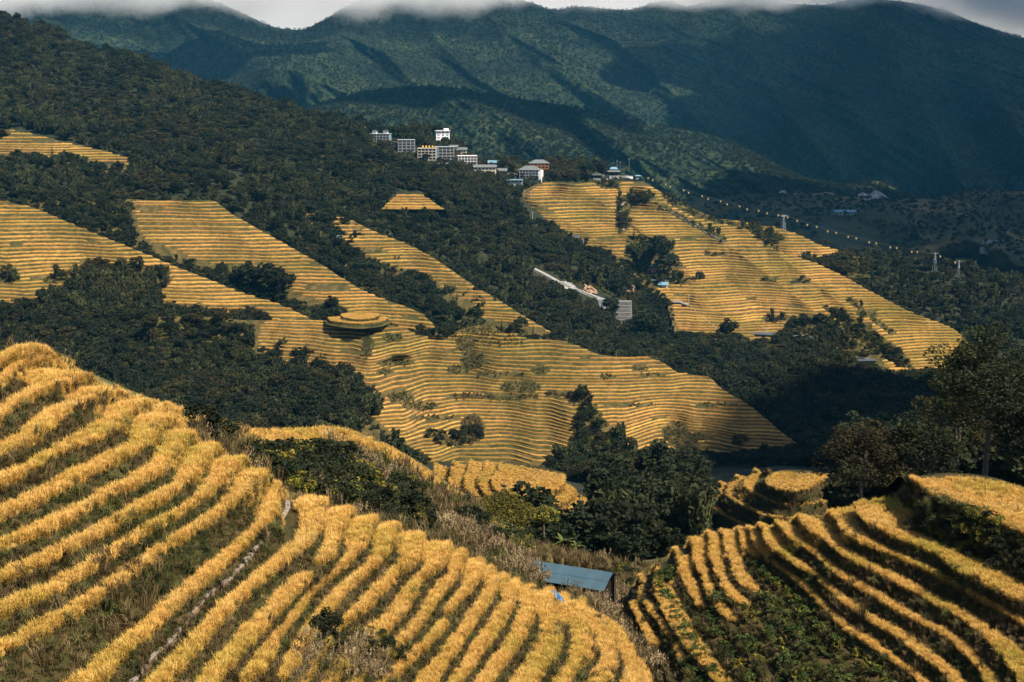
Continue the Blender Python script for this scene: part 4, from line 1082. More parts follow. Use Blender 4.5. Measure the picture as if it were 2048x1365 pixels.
for px, py, hp, key, lab in [(1318, 552, 78, 'broad1', 'tall dark tree above the orange house on the village spur'), (1336, 558, 52, 'broad3', 'lower dark tree right of the tall one above the orange house'),
                             (1290, 548, 60, 'bamb0', 'pale bamboo clump left of the tall dark tree above the orange house'), (1272, 532, 48, 'bamb1', 'bamboo clump at the left end of the grove above the orange house'),
                             (1456, 694, 56, 'broad1', 'lone dark round tree below the village spur beside a bare earth bank'), (1040, 668, 34, 'broad0', 'dark round tree between the small conifers on the middle hill'),
                             (1610, 655, 24, 'broad0', 'small tree standing alone on a terrace above the hamlet'), (1030, 668, 24, 'broad3', 'low round tree beside the scrubby knoll on the middle hill'),
                             (530, 600, 75, 'broad3', 'big dark round tree in the gully between the two left terraced spurs'), (497, 588, 62, 'broad0', 'dark round tree left of the big one in the left gully'), (562, 604, 62, 'broad0', 'dark round tree right of the big one in the left gully'),
                             (665, 636, 44, 'broad1', 'dark tree standing behind the round terrace mound'), (1222, 642, 50, 'broad1', 'tall dark tree left of the retaining wall in the gully'), (1292, 684, 66, 'broad1', 'tall dark tree right of the retaining wall in the gully'), (1314, 690, 58, 'broad3', 'wide dark tree at the right of the gully below the terraces'), (1180, 655, 40, 'broad0', 'dark round tree below the lower road bend'), (1140, 612, 34, 'broad3', 'wide dark tree just below the gully road'), (1105, 606, 44, 'broad0', 'dark round tree below the left part of the gully road'), (1160, 566, 38, 'bamb0', 'bamboo clump above the middle of the gully road'), (1196, 572, 44, 'bamb0', 'bamboo clump above the right part of the gully road'), (1236, 590, 42, 'broad0', 'dark round tree above the road end'),
                             (1088, 330, 26, 'broad1', 'tall tree on the ridge right of the upper hotel'), (1172, 356, 34, 'broad3', 'dark tree beside the crowded viewing deck')]:
    g_ = ground(px, py)
    if g_: plant(key, tuple(g_), hp * g_.length / F / dict(broad0=9, broad1=10, broad3=8.5, bamb0=10, bamb1=9)[key], px, lab)

# ------------------------------------------------------------------ forests: the nearest trees one by one, the rest as stuff
ALLRICE = A_rice + B_rice + C_rice + E_rice + MH_rice
W_KEYS = ['broad0', 'broad1', 'broad2', 'broad3', 'conif0', 'bamb0', 'bamb1']
for k in W_KEYS + ['shrub0', 'shrub1']:
    if k not in PROTO:
        b = {'conif0': (1430, 1020), 'shrub0': (640, 960), 'shrub1': (700, 980), 'broad2': (1480, 900), 'bamb0': (1120, 640), 'bamb1': (1100, 520), 'broad0': (900, 650), 'broad1': (880, 640), 'broad3': (860, 650)}[k]
        g_ = ground(*b)
        plant(k, tuple(g_), 1.0, 1.0, {'conif0': 'slim dark conifer before the round knoll', 'shrub0': 'dark shrub on the bushy ridge behind the near rice', 'shrub1': 'yellowing shrub on the bushy ridge behind the near rice'}.get(k, 'tree in the wood behind the fields'))
G_wood = gn_scatter('wood_scatter', [PROTO[k] for k in W_KEYS])
G_shrub = gn_scatter('shrub_scatter', [PROTO['shrub0'], PROTO['shrub1'], PROTO['broad2'], PROTO['bamb1']])

VIL = [(736, 278), (800, 280), (836, 294), (860, 276), (905, 278), (910, 300), (960, 318), (1000, 325), (1100, 330), (1100, 392), (1010, 392), (945, 376), (910, 356), (835, 344), (795, 322), (736, 308)]
ROAD = [[(1066, 538), (1262, 608), (1262, 632), (1180, 609), (1110, 580), (1060, 554)], [(1145, 622), (1215, 622), (1215, 650), (1145, 650)]]
PATCH = [[(-60, 255), (60, 268), (150, 290), (262, 318), (262, 352), (150, 334), (60, 326), (-60, 326)], [(424, 316), (492, 346), (490, 372), (425, 348)], [(762, 442), (770, 418), (790, 392), (812, 386), (850, 390), (884, 416), (888, 440)], [(945, 346), (965, 350), (962, 366), (940, 362)], ]
WOODS = [
    ('valley_floor', [[(1175, 922), (1700, 915), (1700, 968), (1100, 968)]], [[(1410, 935), (1700, 935), (1720, 1110), (1420, 1110)]], 3.0, [3, 3, 1, 3, 1.2, .3, .3], .5, 'stream_wood', 'low dark trees along the foot of the middle hill'),
    # sheet, include, exclude, spacing, weights (b0 b1 b2 b3 con bam bam), size, name label
    ('valley_floor', None,
        [[(-200, 780), (700, 780), (700, 1200), (-200, 1200)], [(700, 840), (1480, 840), (1560, 885), (1622, 928), (1580, 950), (1180, 955), (1100, 965), (700, 965)], [(820, 900), (1195, 930), (1200, 1130), (820, 1130)], [(1400, 930), (1700, 930), (1730, 1180), (1400, 1180)]], 4.6, [3, 3, 2.4, 3, 1.2, .5, .5], 0.95, 'valley_wood', 'dark trees filling the valley floor'),
    ('spur_left', [[(-120, 640), (60, 620), (150, 575), (240, 548), (310, 590), (330, 640), (540, 645), (530, 700), (700, 760), (760, 830), (700, 890), (-120, 860)]], [], 3.5, [3, 3, 2, 3, .8, .4, .4], 0.82, 'slope_wood', 'dark wood below the left terraced spur'),
    ('middle_hill', [[(300, 640), (505, 655), (505, 735), (550, 756), (690, 792), (680, 822), (765, 888), (850, 945), (600, 950), (300, 900)], [(1172, 810), (1205, 860), (1250, 912), (1200, 945), (1080, 940), (1130, 915), (1155, 860)], [(826, 650), (905, 665), (905, 680), (840, 680)], ell(910, 880, 60, 14), ell(1155, 800, 16, 12), ell(950, 870, 16, 22)], [], 3.6, [3, 2, 2, 3, .4, .8, .8], 0.5, 'hill_wood', 'low trees beside the wavy middle hill'),
    ('spur_second', [[(30, 372), (180, 372), (256, 402), (266, 472), (280, 502), (345, 518), (400, 547), (500, 559), (556, 574), (580, 608), (690, 637), (780, 668), (980, 720), (30, 720)]], [], 4.0, [3, 3, 1.6, 3, .8, 1, 1], 0.68, 'gully_wood', 'dark wood in the gully behind the left spur'),
    ('spur_third', [[(430, 372), (495, 406), (560, 452), (645, 496), (690, 525), (728, 545), (790, 572), (850, 588), (885, 626), (935, 640), (950, 668), (1060, 685), (1130, 690), (1200, 780), (420, 780)]], [], 4.2, [3, 2, 1.2, 3, .5, 2, 2], 0.68, 'gully_wood', 'bushy wood in the gully below the third spur'),
    ('forest_hillside', None, PATCH + [VIL, [(1070, 528), (1200, 560), (1262, 590), (1290, 655), (1150, 640), (1060, 575)]] + ROAD + [[(1222, 595), (1262, 595), (1262, 682), (1222, 680)], [(1030, 340), (1330, 350), (1330, 580), (1290, 565), (1230, 518), (1150, 485), (1075, 462), (1045, 440), (1035, 400)]], 5.6, [2.4, 2.2, 3.4, 2.4, .8, 3.2, 3.2], 0.95, 'hillside_forest', 'forest covering the left hillside and the gully under the village'),
    ('right_forest_hill', None, [[(1850, 515), (1925, 515), (1925, 540), (1850, 540)]], 6.4, [1.2, 1.2, 1.0, 1.2, 1.4, 4, 4], 0.95, 'bamboo_forest', 'bamboo and conifers covering the hill right of the village spur'),
    ('spur_village', [[(1575, 650), (1650, 640), (1745, 705), (1760, 770), (1560, 710)], [(1640, 612), (1690, 632), (1800, 705), (1830, 750), (1760, 718)], [(1480, 450), (1560, 465), (1560, 505), (1520, 485)], [(1238, 400), (1258, 410), (1250, 455), (1238, 450)], [(1120, 470), (1180, 490), (1270, 550), (1335, 600), (1350, 650), (1335, 660), (1200, 560)], [(1380, 700), (1560, 712), (1700, 750), (1800, 800), (1780, 830), (1500, 740)]],
        [ell(1610, 675, 30, 16), ell(1700, 700, 30, 18)], 4.2, [2.5, 2, 1.6, 2.5, 1, .8, .8], 0.5, 'terrace_scrub_wood', 'trees and scrub in the folds of the village spur'),
]
indiv = []
stuffs = []
for sn, inc, exc, sp, wts, size, nm, lab in WOODS:
    Q = sample(sn, inc, exc, sp)
    pk = pick_mix(Q, wts, 45.0, sum(map(ord, sn)))
    sc = size * rng.uniform(0.55, 1.4, len(Q)) * (1 + 0.35 * noise(Q[:, 0] / 30, Q[:, 1] / 30, 77))
    stuffs.append([sn, nm, lab, Q, pk, sc])
# the trees that show largest: seen from the camera, nearest first
cand = []
for si, (sn, nm, lab, Q, pk, sc) in enumerate(stuffs):
    for i in range(len(Q)):
        cand.append((np.linalg.norm(Q[i]) / sc[i], si, i))
cand.sort()
chosen = {}
for d, si, i in cand:
    Q = stuffs[si][3][i]; top = Vector((Q[0], Q[1], Q[2] + 7.5 * stuffs[si][5][i]))
    px, py = project(np.array(top))
    if not (-40 < px < 2088 and 0 < py < 1400): continue
    h = BV.ray_cast(Vector((0, 0, 0)), top.normalized(), top.length - 3)
    if h[0] is not None: continue
    chosen.setdefault(si, set()).add(i)
    if sum(map(len, chosen.values())) >= 285: break
WHERE = {'valley_floor': 'in the valley floor wood', 'spur_left': 'in the wood below the left spur', 'middle_hill': 'beside the wavy middle hill', 'spur_second': 'in the gully behind the left spur', 'spur_third': 'in the gully below the third spur',
         'forest_hillside': 'in the hillside forest', 'right_forest_hill': 'on the bamboo hill', 'spur_village': 'in the folds of the village spur'}
LOOK = dict(broad0='dark round crowned broadleaf tree', broad1='tall dark broadleaf tree', broad2='rusty brown leaved tree', broad3='wide dark broadleaf tree', conif0='slim dark conifer', bamb0='tall olive bamboo clump', bamb1='low olive bamboo clump')
for si, (sn, nm, lab, Q, pk, sc) in enumerate(stuffs):
    ch = chosen.get(si, set())
    for i in ch:
        key = W_KEYS[pk[i]]
        plant(key, tuple(Q[i]), float(sc[i]), float(rng.uniform(0, 6.28)), LOOK[key] + ' ' + WHERE[sn], '%ss %s' % (LOOK[key], WHERE[sn]))
    m = np.array([i not in ch for i in range(len(Q))], bool)
    if m.sum() == 0: continue
    n = m.sum()
    rot = np.stack([rng.normal(0, .05, n), rng.normal(0, .05, n), rng.uniform(0, 6.28, n)], -1)
    o = scatter_obj(nm, G_wood, Q[m], rot, sc[m], pk[m])
    tag(o, lab, 'forest', kind='stuff')
    pass

# shrubs and long grass on the bushy ridge
g_tufts = []
for nm, v in (('grass_tuft', blades(41, 34, 0.45, 0.28, 0.3, 0.022, 0.4)), ('grass_tuft', blades(42, 34, 0.75, 0.3, 0.45, 0.024, 0.45)), ('grass_tuft', blades(43, 30, 1.5, 0.35, 0.8, 0.03, 0.5)), ('grass_tuft', blades(44, 26, 1.9, 0.35, 0.8, 0.032, 0.3))):
    i = len(g_tufts)
    t = obj(nm, mesh_from(nm, v[0], v[1], [M_grass, M_brass, M_grass, M_brass][i]), SHEETS['bushy_ridge']['obj'])
    g_ = ground(760 + 40 * i, 960 + 20 * i); t.location = g_; t['kind'] = 'stuff'
    g_tufts.append(t)
# plume grass: blades plus pale feathery heads
v1, f1 = blades(45, 24, 1.3, 0.3, 0.7, 0.025, 0.5)
me = mesh_from('plume_grass', v1, f1, M_grass)
g = np.random.default_rng(46); PV, PF = [], []
for i in range(9):
    a = g.uniform(0, 6.28); b0 = np.array([.2 * math.cos(a), .2 * math.sin(a), 0]); tip = np.array([.6 * math.cos(a), .6 * math.sin(a), 2.0 * g.uniform(.85, 1.1)])
    for q in range(7):
        c = b0 + (tip - b0) * (0.74 + 0.045 * q) + g.normal(size=3) * .03; d = g.normal(size=3) * .09
        k = len(PV); PV += [c - d, c + d * .4 + np.array([0, 0, .07]), c + np.array([.05, .03, -.12])]; PF.append((k, k + 1, k + 2))
v2 = np.vstack([v1, np.array(PV)]); f2 = np.vstack([f1, np.array(PF, np.int32) + len(v1)])
me = mesh_from('plume_grass', v2, f2, M_grass); me.materials.append(M_plume)
me.polygons.foreach_set('material_index', [0] * len(f1) + [1] * len(PF))
t = obj('plume_grass', me, SHEETS['bushy_ridge']['obj']); t.location = ground(980, 1120); t['kind'] = 'stuff'
g_tufts.append(t)
G_grass = gn_scatter('grass_scatter', g_tufts)

def cover(name, sheetname, inc, exc, sp, wts, group, size, label, cat, patch=9.0, seed=3):
    Q = sample(sheetname, inc, exc, sp)
    pk = pick_mix(Q, wts, patch, seed)
    n = len(Q)
    rot = np.stack([rng.normal(0, .12, n), rng.normal(0, .12, n), rng.uniform(0, 6.28, n)], -1)
    o = scatter_obj(name, group, Q, rot, size * rng.uniform(.7, 1.3, n), pk)
    tag(o, label, cat, kind='stuff')

    return o
RGcrest = [(140, 730), (250, 778), (330, 805), (430, 842), (540, 858), (690, 858), (750, 880), (830, 925), (935, 990), (930, 1000), (830, 955), (755, 918), (660, 890), (655, 915), (600, 905), (540, 905), (430, 866), (380, 862), (340, 900), (140, 900)]
cover('long_grass', 'bushy_ridge', None, [RGcrest, [(1055, 1120), (1235, 1150), (1235, 1215), (1090, 1205)]], 0.58, [2, 3, 2, 2.2, .25], G_grass, 1.0, 'mixed green and straw coloured long grass on the bushy ridge', 'grass', 8.0)
cover('plume_grass_stand', 'bushy_ridge', [[(860, 1050), (1000, 1090), (1090, 1150), (1250, 1200), (1400, 1290), (1420, 1380), (1310, 1390), (1240, 1300), (1160, 1220), (1080, 1200), (980, 1150)]], [[(1060, 1110), (1230, 1130), (1230, 1210), (1100, 1205)]], 0.9, [0, .3, .2, .6, 3], G_grass, 1.0, 'pale plume grass lining the gully beside the near left field', 'grass', 8.0)
Qr = sample('bushy_ridge', [RGcrest], None, 0.42)
n = len(Qr)
o = scatter_obj('rice', G_rice, Qr, np.stack([rng.normal(0, .15, n), rng.normal(0, .15, n), rng.uniform(0, 6.28, n)], -1), rng.uniform(.8, 1.15, n), rng.integers(0, 4, n))
tag(o, 'ripe rice growing along the crest of the bushy ridge', 'rice', kind='stuff')

SH = sample('bushy_ridge', [[(340, 850), (480, 905), (640, 920), (760, 955), (840, 1000), (850, 1075), (720, 1040), (600, 1000), (520, 970), (420, 890)]], None, 2.1)
SH2 = sample('bushy_ridge', [[(900, 1040), (1060, 1095), (1250, 1130), (1300, 1180), (1250, 1230), (1240, 1130), (1060, 1095), (1040, 1150), (980, 1110)]], None, 2.2)
SHa = np.vstack([SH, SH2]); 
for i in range(len(SHa)):
    if i > 230: break
    first = i < len(SH)
    key = 'shrub1' if rng.uniform() < (.3 if first else .4) else 'shrub0'
    look = 'yellow flecked shrub' if key == 'shrub1' else 'dark leafy shrub'
    wh = 'on the bushy ridge behind the near left field' if first else 'in the hollow around the metal shed'
    plant(key, tuple(SHa[i]), float(rng.uniform(.6, 1.35)), float(rng.uniform(0, 6.28)), look + ' ' + wh, look + 's ' + wh)

# scrub on the far terraced hills, far hills and mountain foot
cover('terrace_scrub', 'middle_hill', MH_gap + [[(905, 655), (968, 646), (1030, 655), (1045, 690), (900, 690)]], None, 1.0, [3, 2.2, 1.6, 1.2, 0], G_grass, 0.95, 'green scrub in the fallow patches of the middle hill', 'scrub', 20)
cover('ridge_scrub', 'forest_hillside', [[(1098, 328), (1168, 330), (1165, 356), (1105, 360)], [(782, 262), (868, 262), (866, 272), (790, 276)], [(1080, 370), (1100, 362), (1180, 362), (1180, 356), (1105, 356)], [(905, 292), (925, 300), (915, 306)], [(1000, 335), (1035, 335), (1030, 350), (1000, 345)]], [], 3.2, [3, 2, 1, 1], G_shrub, 1.3, 'scrub on the hilltop between the inns and the pavilion', 'scrub', 30)
cover('terrace_scrub', 'spur_left', A_gap, None, 2.3, [3, 2, .4, .4], G_shrub, 0.75, 'green scrub in the fallow patch of the left spur', 'scrub', 20)
cover('terrace_scrub', 'spur_village', E_gap, None, 2.6, [3, 2, .1, .3], G_shrub, 0.7, 'green scrub in the folds of the village spur', 'scrub', 20)
cover('garden_scrub', 'forest_hillside', [VIL], None, 3.0, [3, 1.6, .3, .5], G_shrub, .75, 'low shrubs and gardens between the village houses', 'scrub', 20)
cover('gully_scrub', 'forest_hillside', [[(1060, 525), (1262, 590), (1290, 690), (1140, 660), (1050, 580)]], [[(1062, 534), (1165, 578), (1262, 606), (1262, 632), (1165, 602), (1062, 556)]], 2.2, [3, 2.4, .5, .8], G_shrub, .8, 'green and yellow scrub around the gully road', 'scrub', 20)
cover('wood_undergrowth', 'spur_left', [[(-120, 640), (60, 620), (150, 575), (240, 548), (310, 590), (330, 640), (540, 645), (530, 700), (700, 760), (760, 830), (700, 890), (-120, 860)]], [], 2.4, [3, 1.2, .2, .2], G_shrub, 1.0, 'dense undergrowth in the wood below the left spur', 'undergrowth', 30)
cover('wood_undergrowth', 'middle_hill', [[(300, 640), (507, 650), (507, 715), (555, 738), (700, 772), (690, 808), (772, 876), (855, 936), (600, 930), (300, 900)], [(1165, 780), (1215, 850), (1270, 912), (1200, 945), (1070, 940), (1130, 900), (1155, 840)]], [], 2.2, [3, 1.2, .2, .2], G_shrub, .8, 'dense undergrowth beside the wavy middle hill', 'undergrowth', 30)
cover('terrace_scrub', 'patch_shoulder', [ell(1530, 478, 38, 15), ell(1500, 462, 22, 7), [(1590, 528), (1690, 516), (1742, 522), (1742, 562), (1640, 562)]], None, 2.4, [3, 2, .3, .4], G_shrub, .9, 'scrub among the small terraces behind the right shoulder', 'scrub', 20)
cover('valley_trees', 'valley_side', None, [[(1640, 440), (1760, 470), (1800, 540), (1620, 530)]], 15.0, [2, 2, .3, 2, 1, .6, .6], G_wood, .7, 'scattered dark trees on the shaded valley side', 'trees', 150)
cover('mountain_forest', 'mountain', None, None, 13.0, [2, 2, .3, 2, .6, 1.6, 1.6], G_wood, .62, 'forest canopy covering the far mountain', 'forest', 260)
cover('foothill_trees', 'foothill', None, None, 8.5, [2, 2, 0.3, 2, .8, 1.4, 1.4], G_wood, .6, 'trees covering the sunlit foothill', 'trees', 130)
# bank grass on the near fields
def bankgrass(fd, name, label, sp, wts, ks=None):
    Ps = []
    E, Ft = fd['E'], fd['foot']
    for k in range(1, fd['K']):
        e, f = E[k - 1], Ft[k]
        L = np.linalg.norm(np.diff(e[:, :2], axis=0), axis=1); W = np.linalg.norm(e - f, axis=1)[:-1]
        n = rng.poisson(np.minimum(L * W, 400) / sp ** 2)
        idx = np.repeat(np.arange(len(n)), n)
        t, q = rng.uniform(0, 1, (2, len(idx)))[..., None]
        Ps.append((e[idx] * (1 - t) + e[idx + 1] * t) * q + (f[idx] * (1 - t) + f[idx + 1] * t) * (1 - q))
    P = np.vstack(Ps); px, py = project(P); P = P[(px > -90) & (px < 2140) & (py < 1440)]
    n = len(P)
    o = scatter_obj(name, G_grass, P, np.stack([rng.normal(0, .25, n), rng.normal(0, .25, n), rng.uniform(0, 6.28, n)], -1), rng.uniform(.35, .8, n), pick_mix(P, wts, 4.0, 9))
    tag(o, label, 'grass', kind='stuff'); print(name, n)
bankgrass(near_left, 'bank_grass', 'short green and brown grass on the banks of the near left field', .25, [3, 2.6, .12, .05, 0])
bankgrass(near_right, 'bank_grass', 'dark green and brown grass on the banks of the near right field', .30, [4, 2.2, .25, .1, 0])
bankgrass(knoll2, 'hedge_bank', 'tall grass on the banks of the round knoll', .6, [1, 1, 2, 1, 0])
bankgrass(knoll, 'bank_grass', 'straw grass on the banks of the smooth rice knoll', .7, [1, 2, .4, .2, 0])

bankgrass(mound, 'hedge_bank', 'green grass on the bank ringing the two tiered round mound', .6, [2, .6, 1.4, .3, 0])
# beans in rows in the near right field
G_bean = None
v, f = broad_crown(61, 0.75, 0.5, 7, 16, 0.16, lo=0.0)
bean = obj('bean_plant', mesh_from('bean_plant', v, f, M_bean), near_right['obj']); bean['kind'] = 'stuff'
bean.location = tuple(near_right['E'][8, 50] * .5 + near_right['foot'][8, 50] * .5)
v, f = broad_crown(62, 0.7, 0.45, 7, 16, 0.15, lo=0.0)
bean2 = obj('bean_plant', mesh_from('bean_plant', v, f, M_yell), near_right['obj']); bean2['kind'] = 'stuff'
bean2.location = tuple(near_right['E'][10, 50] * .5 + near_right['foot'][10, 50] * .5)
G_bean = gn_scatter('bean_scatter', [bean, bean2])
Ps = []
for k, s0, s1 in ((8, .05, .93), (9, .05, .80), (10, .05, .74), (11, .05, .70), (12, .28, .78), (13, .45, 1), (14, .3, .62)):
    a, b = int(s0 * (NS - 1)), int(s1 * (NS - 1))
    e, f = near_right['E'][k, a:b], near_right['foot'][k, a:b]
    L = np.linalg.norm(np.diff(e[:, :2], axis=0), axis=1); W = np.linalg.norm(e - f, axis=1)[:-1]
    n = rng.poisson(L * W / .75 ** 2); idx = np.repeat(np.arange(len(n)), n)
    t, q = rng.uniform(0, 1, (2, len(idx)))[..., None]
    Ps.append((e[idx] * (1 - t) + e[idx + 1] * t) * (1 - q * .8) + (f[idx] * (1 - t) + f[idx + 1] * t) * q * .8)
P = np.vstack(Ps); n = len(P)
o = scatter_obj('bean_rows', G_bean, P, np.stack([rng.normal(0, .2, n), rng.normal(0, .2, n), rng.uniform(0, 6.28, n)], -1), rng.uniform(.5, 1.15, n), pick_mix(P, [2.4, 1.0], 3.0, 19))
tag(o, 'rows of green and yellowing bean plants in the near right field', 'beans', kind='stuff')

# bushes on the tall bank under the flat rice top
e0, f0 = near_right['E'][1], near_right['foot'][2]
q = rng.uniform(0, 1, (900, 1)); ii = rng.integers(10, near_right['n'] - 1, 900)
P = e0[ii] * q + f0[ii] * (1 - q) + rng.normal(0, .2, (900, 3)) * [1, 1, 0]
o = scatter_obj('hedge_bank', gn_scatter('hedge_scatter', [PROTO['shrub0'], PROTO['shrub1'], g_tufts[2], g_tufts[3]]), P, np.stack([rng.normal(0, .2, 900), rng.normal(0, .2, 900), rng.uniform(0, 6.28, 900)], -1), rng.uniform(.2, .5, 900), pick_mix(P, [3, 1.0, 1.5, .8], 4.0, 29))
tag(o, 'dark bushes covering the tall bank under the flat rice top', 'bushes', kind='stuff')

def pixcover(name, poly, n, group, wts, size, label, cat):
    xs = [p[0] for p in poly]; ys = [p[1] for p in poly]
    P = []
    while len(P) < n:
        x, y = rng.uniform(min(xs), max(xs)), rng.uniform(min(ys), max(ys))
        if inside(poly, np.array([x]), np.array([y]))[0]:
            g_ = ground(x, y)
            if g_ is not None: P.append(tuple(g_))
    P = np.array(P); n = len(P)
    o = scatter_obj(name, group, P, np.stack([rng.normal(0, .2, n), rng.normal(0, .2, n), rng.uniform(0, 6.28, n)], -1), size * rng.uniform(.7, 1.3, n), pick_mix(P, wts, 3.0, 39))
    tag(o, label, cat, kind='stuff')
pixcover('grass_clump', [(600, 1300), (650, 1280), (720, 1290), (770, 1320), (790, 1380), (590, 1380)], 420, G_grass, [1, .6, 3, .8, 1.2], .55, 'clump of long grass with pale plumes under the dark bush in the near left field', 'grass')
pixcover('leafy_weeds', [(640, 1285), (760, 1270), (800, 1320), (700, 1330)], 60, gn_scatter('weed_scatter', [PROTO['shrub0'], PROTO['shrub1']]), [3, 1.4], .3, 'leafy weeds beside the dark bush in the near left field', 'weeds')

ii = rng.integers(int(NS * .8), near_right['n'], 500); q = rng.uniform(0, 1, (500, 1))
P = e0[ii] * q + f0[ii] * (1 - q) + rng.normal(0, .25, (500, 3)) * [1, 1, 0]
o = scatter_obj('hedge_bank', G_grass, P, np.stack([rng.normal(0, .3, 500), rng.normal(0, .3, 500), rng.uniform(0, 6.28, 500)], -1), rng.uniform(.5, 1.0, 500), pick_mix(P, [2, .6, 2, .4, 0], 4.0, 49))
tag(o, 'long grass at the upper end of the tall bank under the flat rice top', 'grass', kind='stuff')
pixcover('rice', [(10, 688), (60, 698), (140, 722), (150, 752), (60, 728), (10, 712)], 700, G_rice, [1, 1, 1, 1], .9, 'ripe rice on the topmost crest of the near left field', 'rice')

# ------------------------------------------------------------------ buildings
M_white = mat_flat('white_render', (0.62, 0.62, 0.60))
M_cream = mat_flat('cream_render', (0.52, 0.46, 0.37))
M_grey = mat_flat('grey_concrete', (0.20, 0.21, 0.21))
M_lgrey = mat_flat('pale_concrete', (0.30, 0.31, 0.31))
M_teal = mat_flat('teal_render', (0.14, 0.23, 0.26))
M_orange = mat_flat('orange_timber', (0.38, 0.16, 0.055))
M_timber = mat_flat('dark_timber', (0.055, 0.042, 0.032))
M_glass = mat_flat('dark_glass', (0.012, 0.018, 0.022), rough=0.15, spec=0.6)
M_roof = mat_noise('grey_roof_tiles', [(0.3, (0.075, 0.085, 0.085)), (0.7, (0.15, 0.16, 0.155))], scale=0.8, stretch=(1, 1, 3), rough=0.8)
M_roofdark = mat_noise('dark_roof_tiles', [(0.3, (0.035, 0.042, 0.048)), (0.7, (0.075, 0.085, 0.09))], scale=0.9, rough=0.8)
M_roofblue = mat_noise('blue_metal_roof', [(0.3, (0.09, 0.17, 0.22)), (0.7, (0.16, 0.27, 0.33))], scale=0.6, rough=0.5)
M_gold = mat_flat('yellow_paint', (0.70, 0.40, 0.04))
M_red = mat_flat('red_paint', (0.5, 0.05, 0.05))
M_blue = mat_flat('blue_tarpaulin', (0.02, 0.13, 0.30), rough=0.5)
M_steel = mat_flat('galvanised_steel', (0.20, 0.23, 0.24), rough=0.5)
M_cable = mat_flat('steel_cable', (0.08, 0.08, 0.08))
M_road = mat_noise('concrete_road', [(0.3, (0.16, 0.155, 0.145)), (0.7, (0.27, 0.26, 0.24))], scale=0.6)
M_soil = mat_noise('bare_soil', [(0.3, (0.14, 0.085, 0.05)), (0.7, (0.30, 0.20, 0.13))], scale=0.5, bump=0.3, bscale=1.0)
M_rock = mat_noise('pale_rock', [(0.3, (0.10, 0.10, 0.095)), (0.55, (0.28, 0.27, 0.25)), (0.75, (0.42, 0.36, 0.30))], scale=0.10, bump=1.5, bscale=0.2)
M_stonewall = mat_noise('stone_wall', [(0.3, (0.07, 0.07, 0.066)), (0.7, (0.19, 0.185, 0.17))], scale=0.9, bump=0.12, bscale=1.5)

WIN = {}
def window_mesh(wd, ht, fm):
    key = (round(wd, 1), round(ht, 1), fm.name)
    if key not in WIN:
        f = MB(); t = 0.09
        f.box(-wd / 2, -wd / 2 + t, -.06, .10, 0, ht).box(wd / 2 - t, wd / 2, -.06, .10, 0, ht).box(-wd / 2 + t, wd / 2 - t, -.06, .10, 0, t).box(-wd / 2 + t, wd / 2 - t, -.06, .10, ht - t, ht).box(-.03, .03, -.05, .09, t, ht - t)
        p = MB().box(-wd / 2 + t * .5, wd / 2 - t * .5, -.02, .02, t * .5, ht - t * .5)
        WIN[key] = (mesh_from('window', f.v, f.f, fm), mesh_from('pane', p.v, p.f, M_glass))
    return WIN[key]
def window(root, x, y, z, wd, ht, fm, rz=0.0):
    a, b = window_mesh(wd, ht, fm)
    o = obj('window', a, root, (x, y, z)); o.rotation_euler.z = rz
    obj('pane', b, o)

def hip(m, w_, d, z, h, over=0.6, ridge=0.45):
    x, y = w_ / 2 + over, d / 2 + over
    r = x * ridge
    m.add([(-x, -y, z), (x, -y, z), (x, y, z), (-x, y, z), (-r, 0, z + h), (r, 0, z + h), (-x, -y, z - .18), (x, -y, z - .18), (x, y, z - .18), (-x, y, z - .18)],
          [(0, 1, 5, 4), (1, 2, 5), (2, 3, 4, 5), (3, 0, 4), (6, 7, 1, 0), (7, 8, 2, 1), (8, 9, 3, 2), (9, 6, 0, 3), (9, 8, 7, 6)])
    return m

def pos(px, py, Y=None):
    if Y is not None: return at_depth(px, py, Y)
    g_ = ground(px, py)
    return np.array(g_) if g_ else at_depth(px, py, 1300)

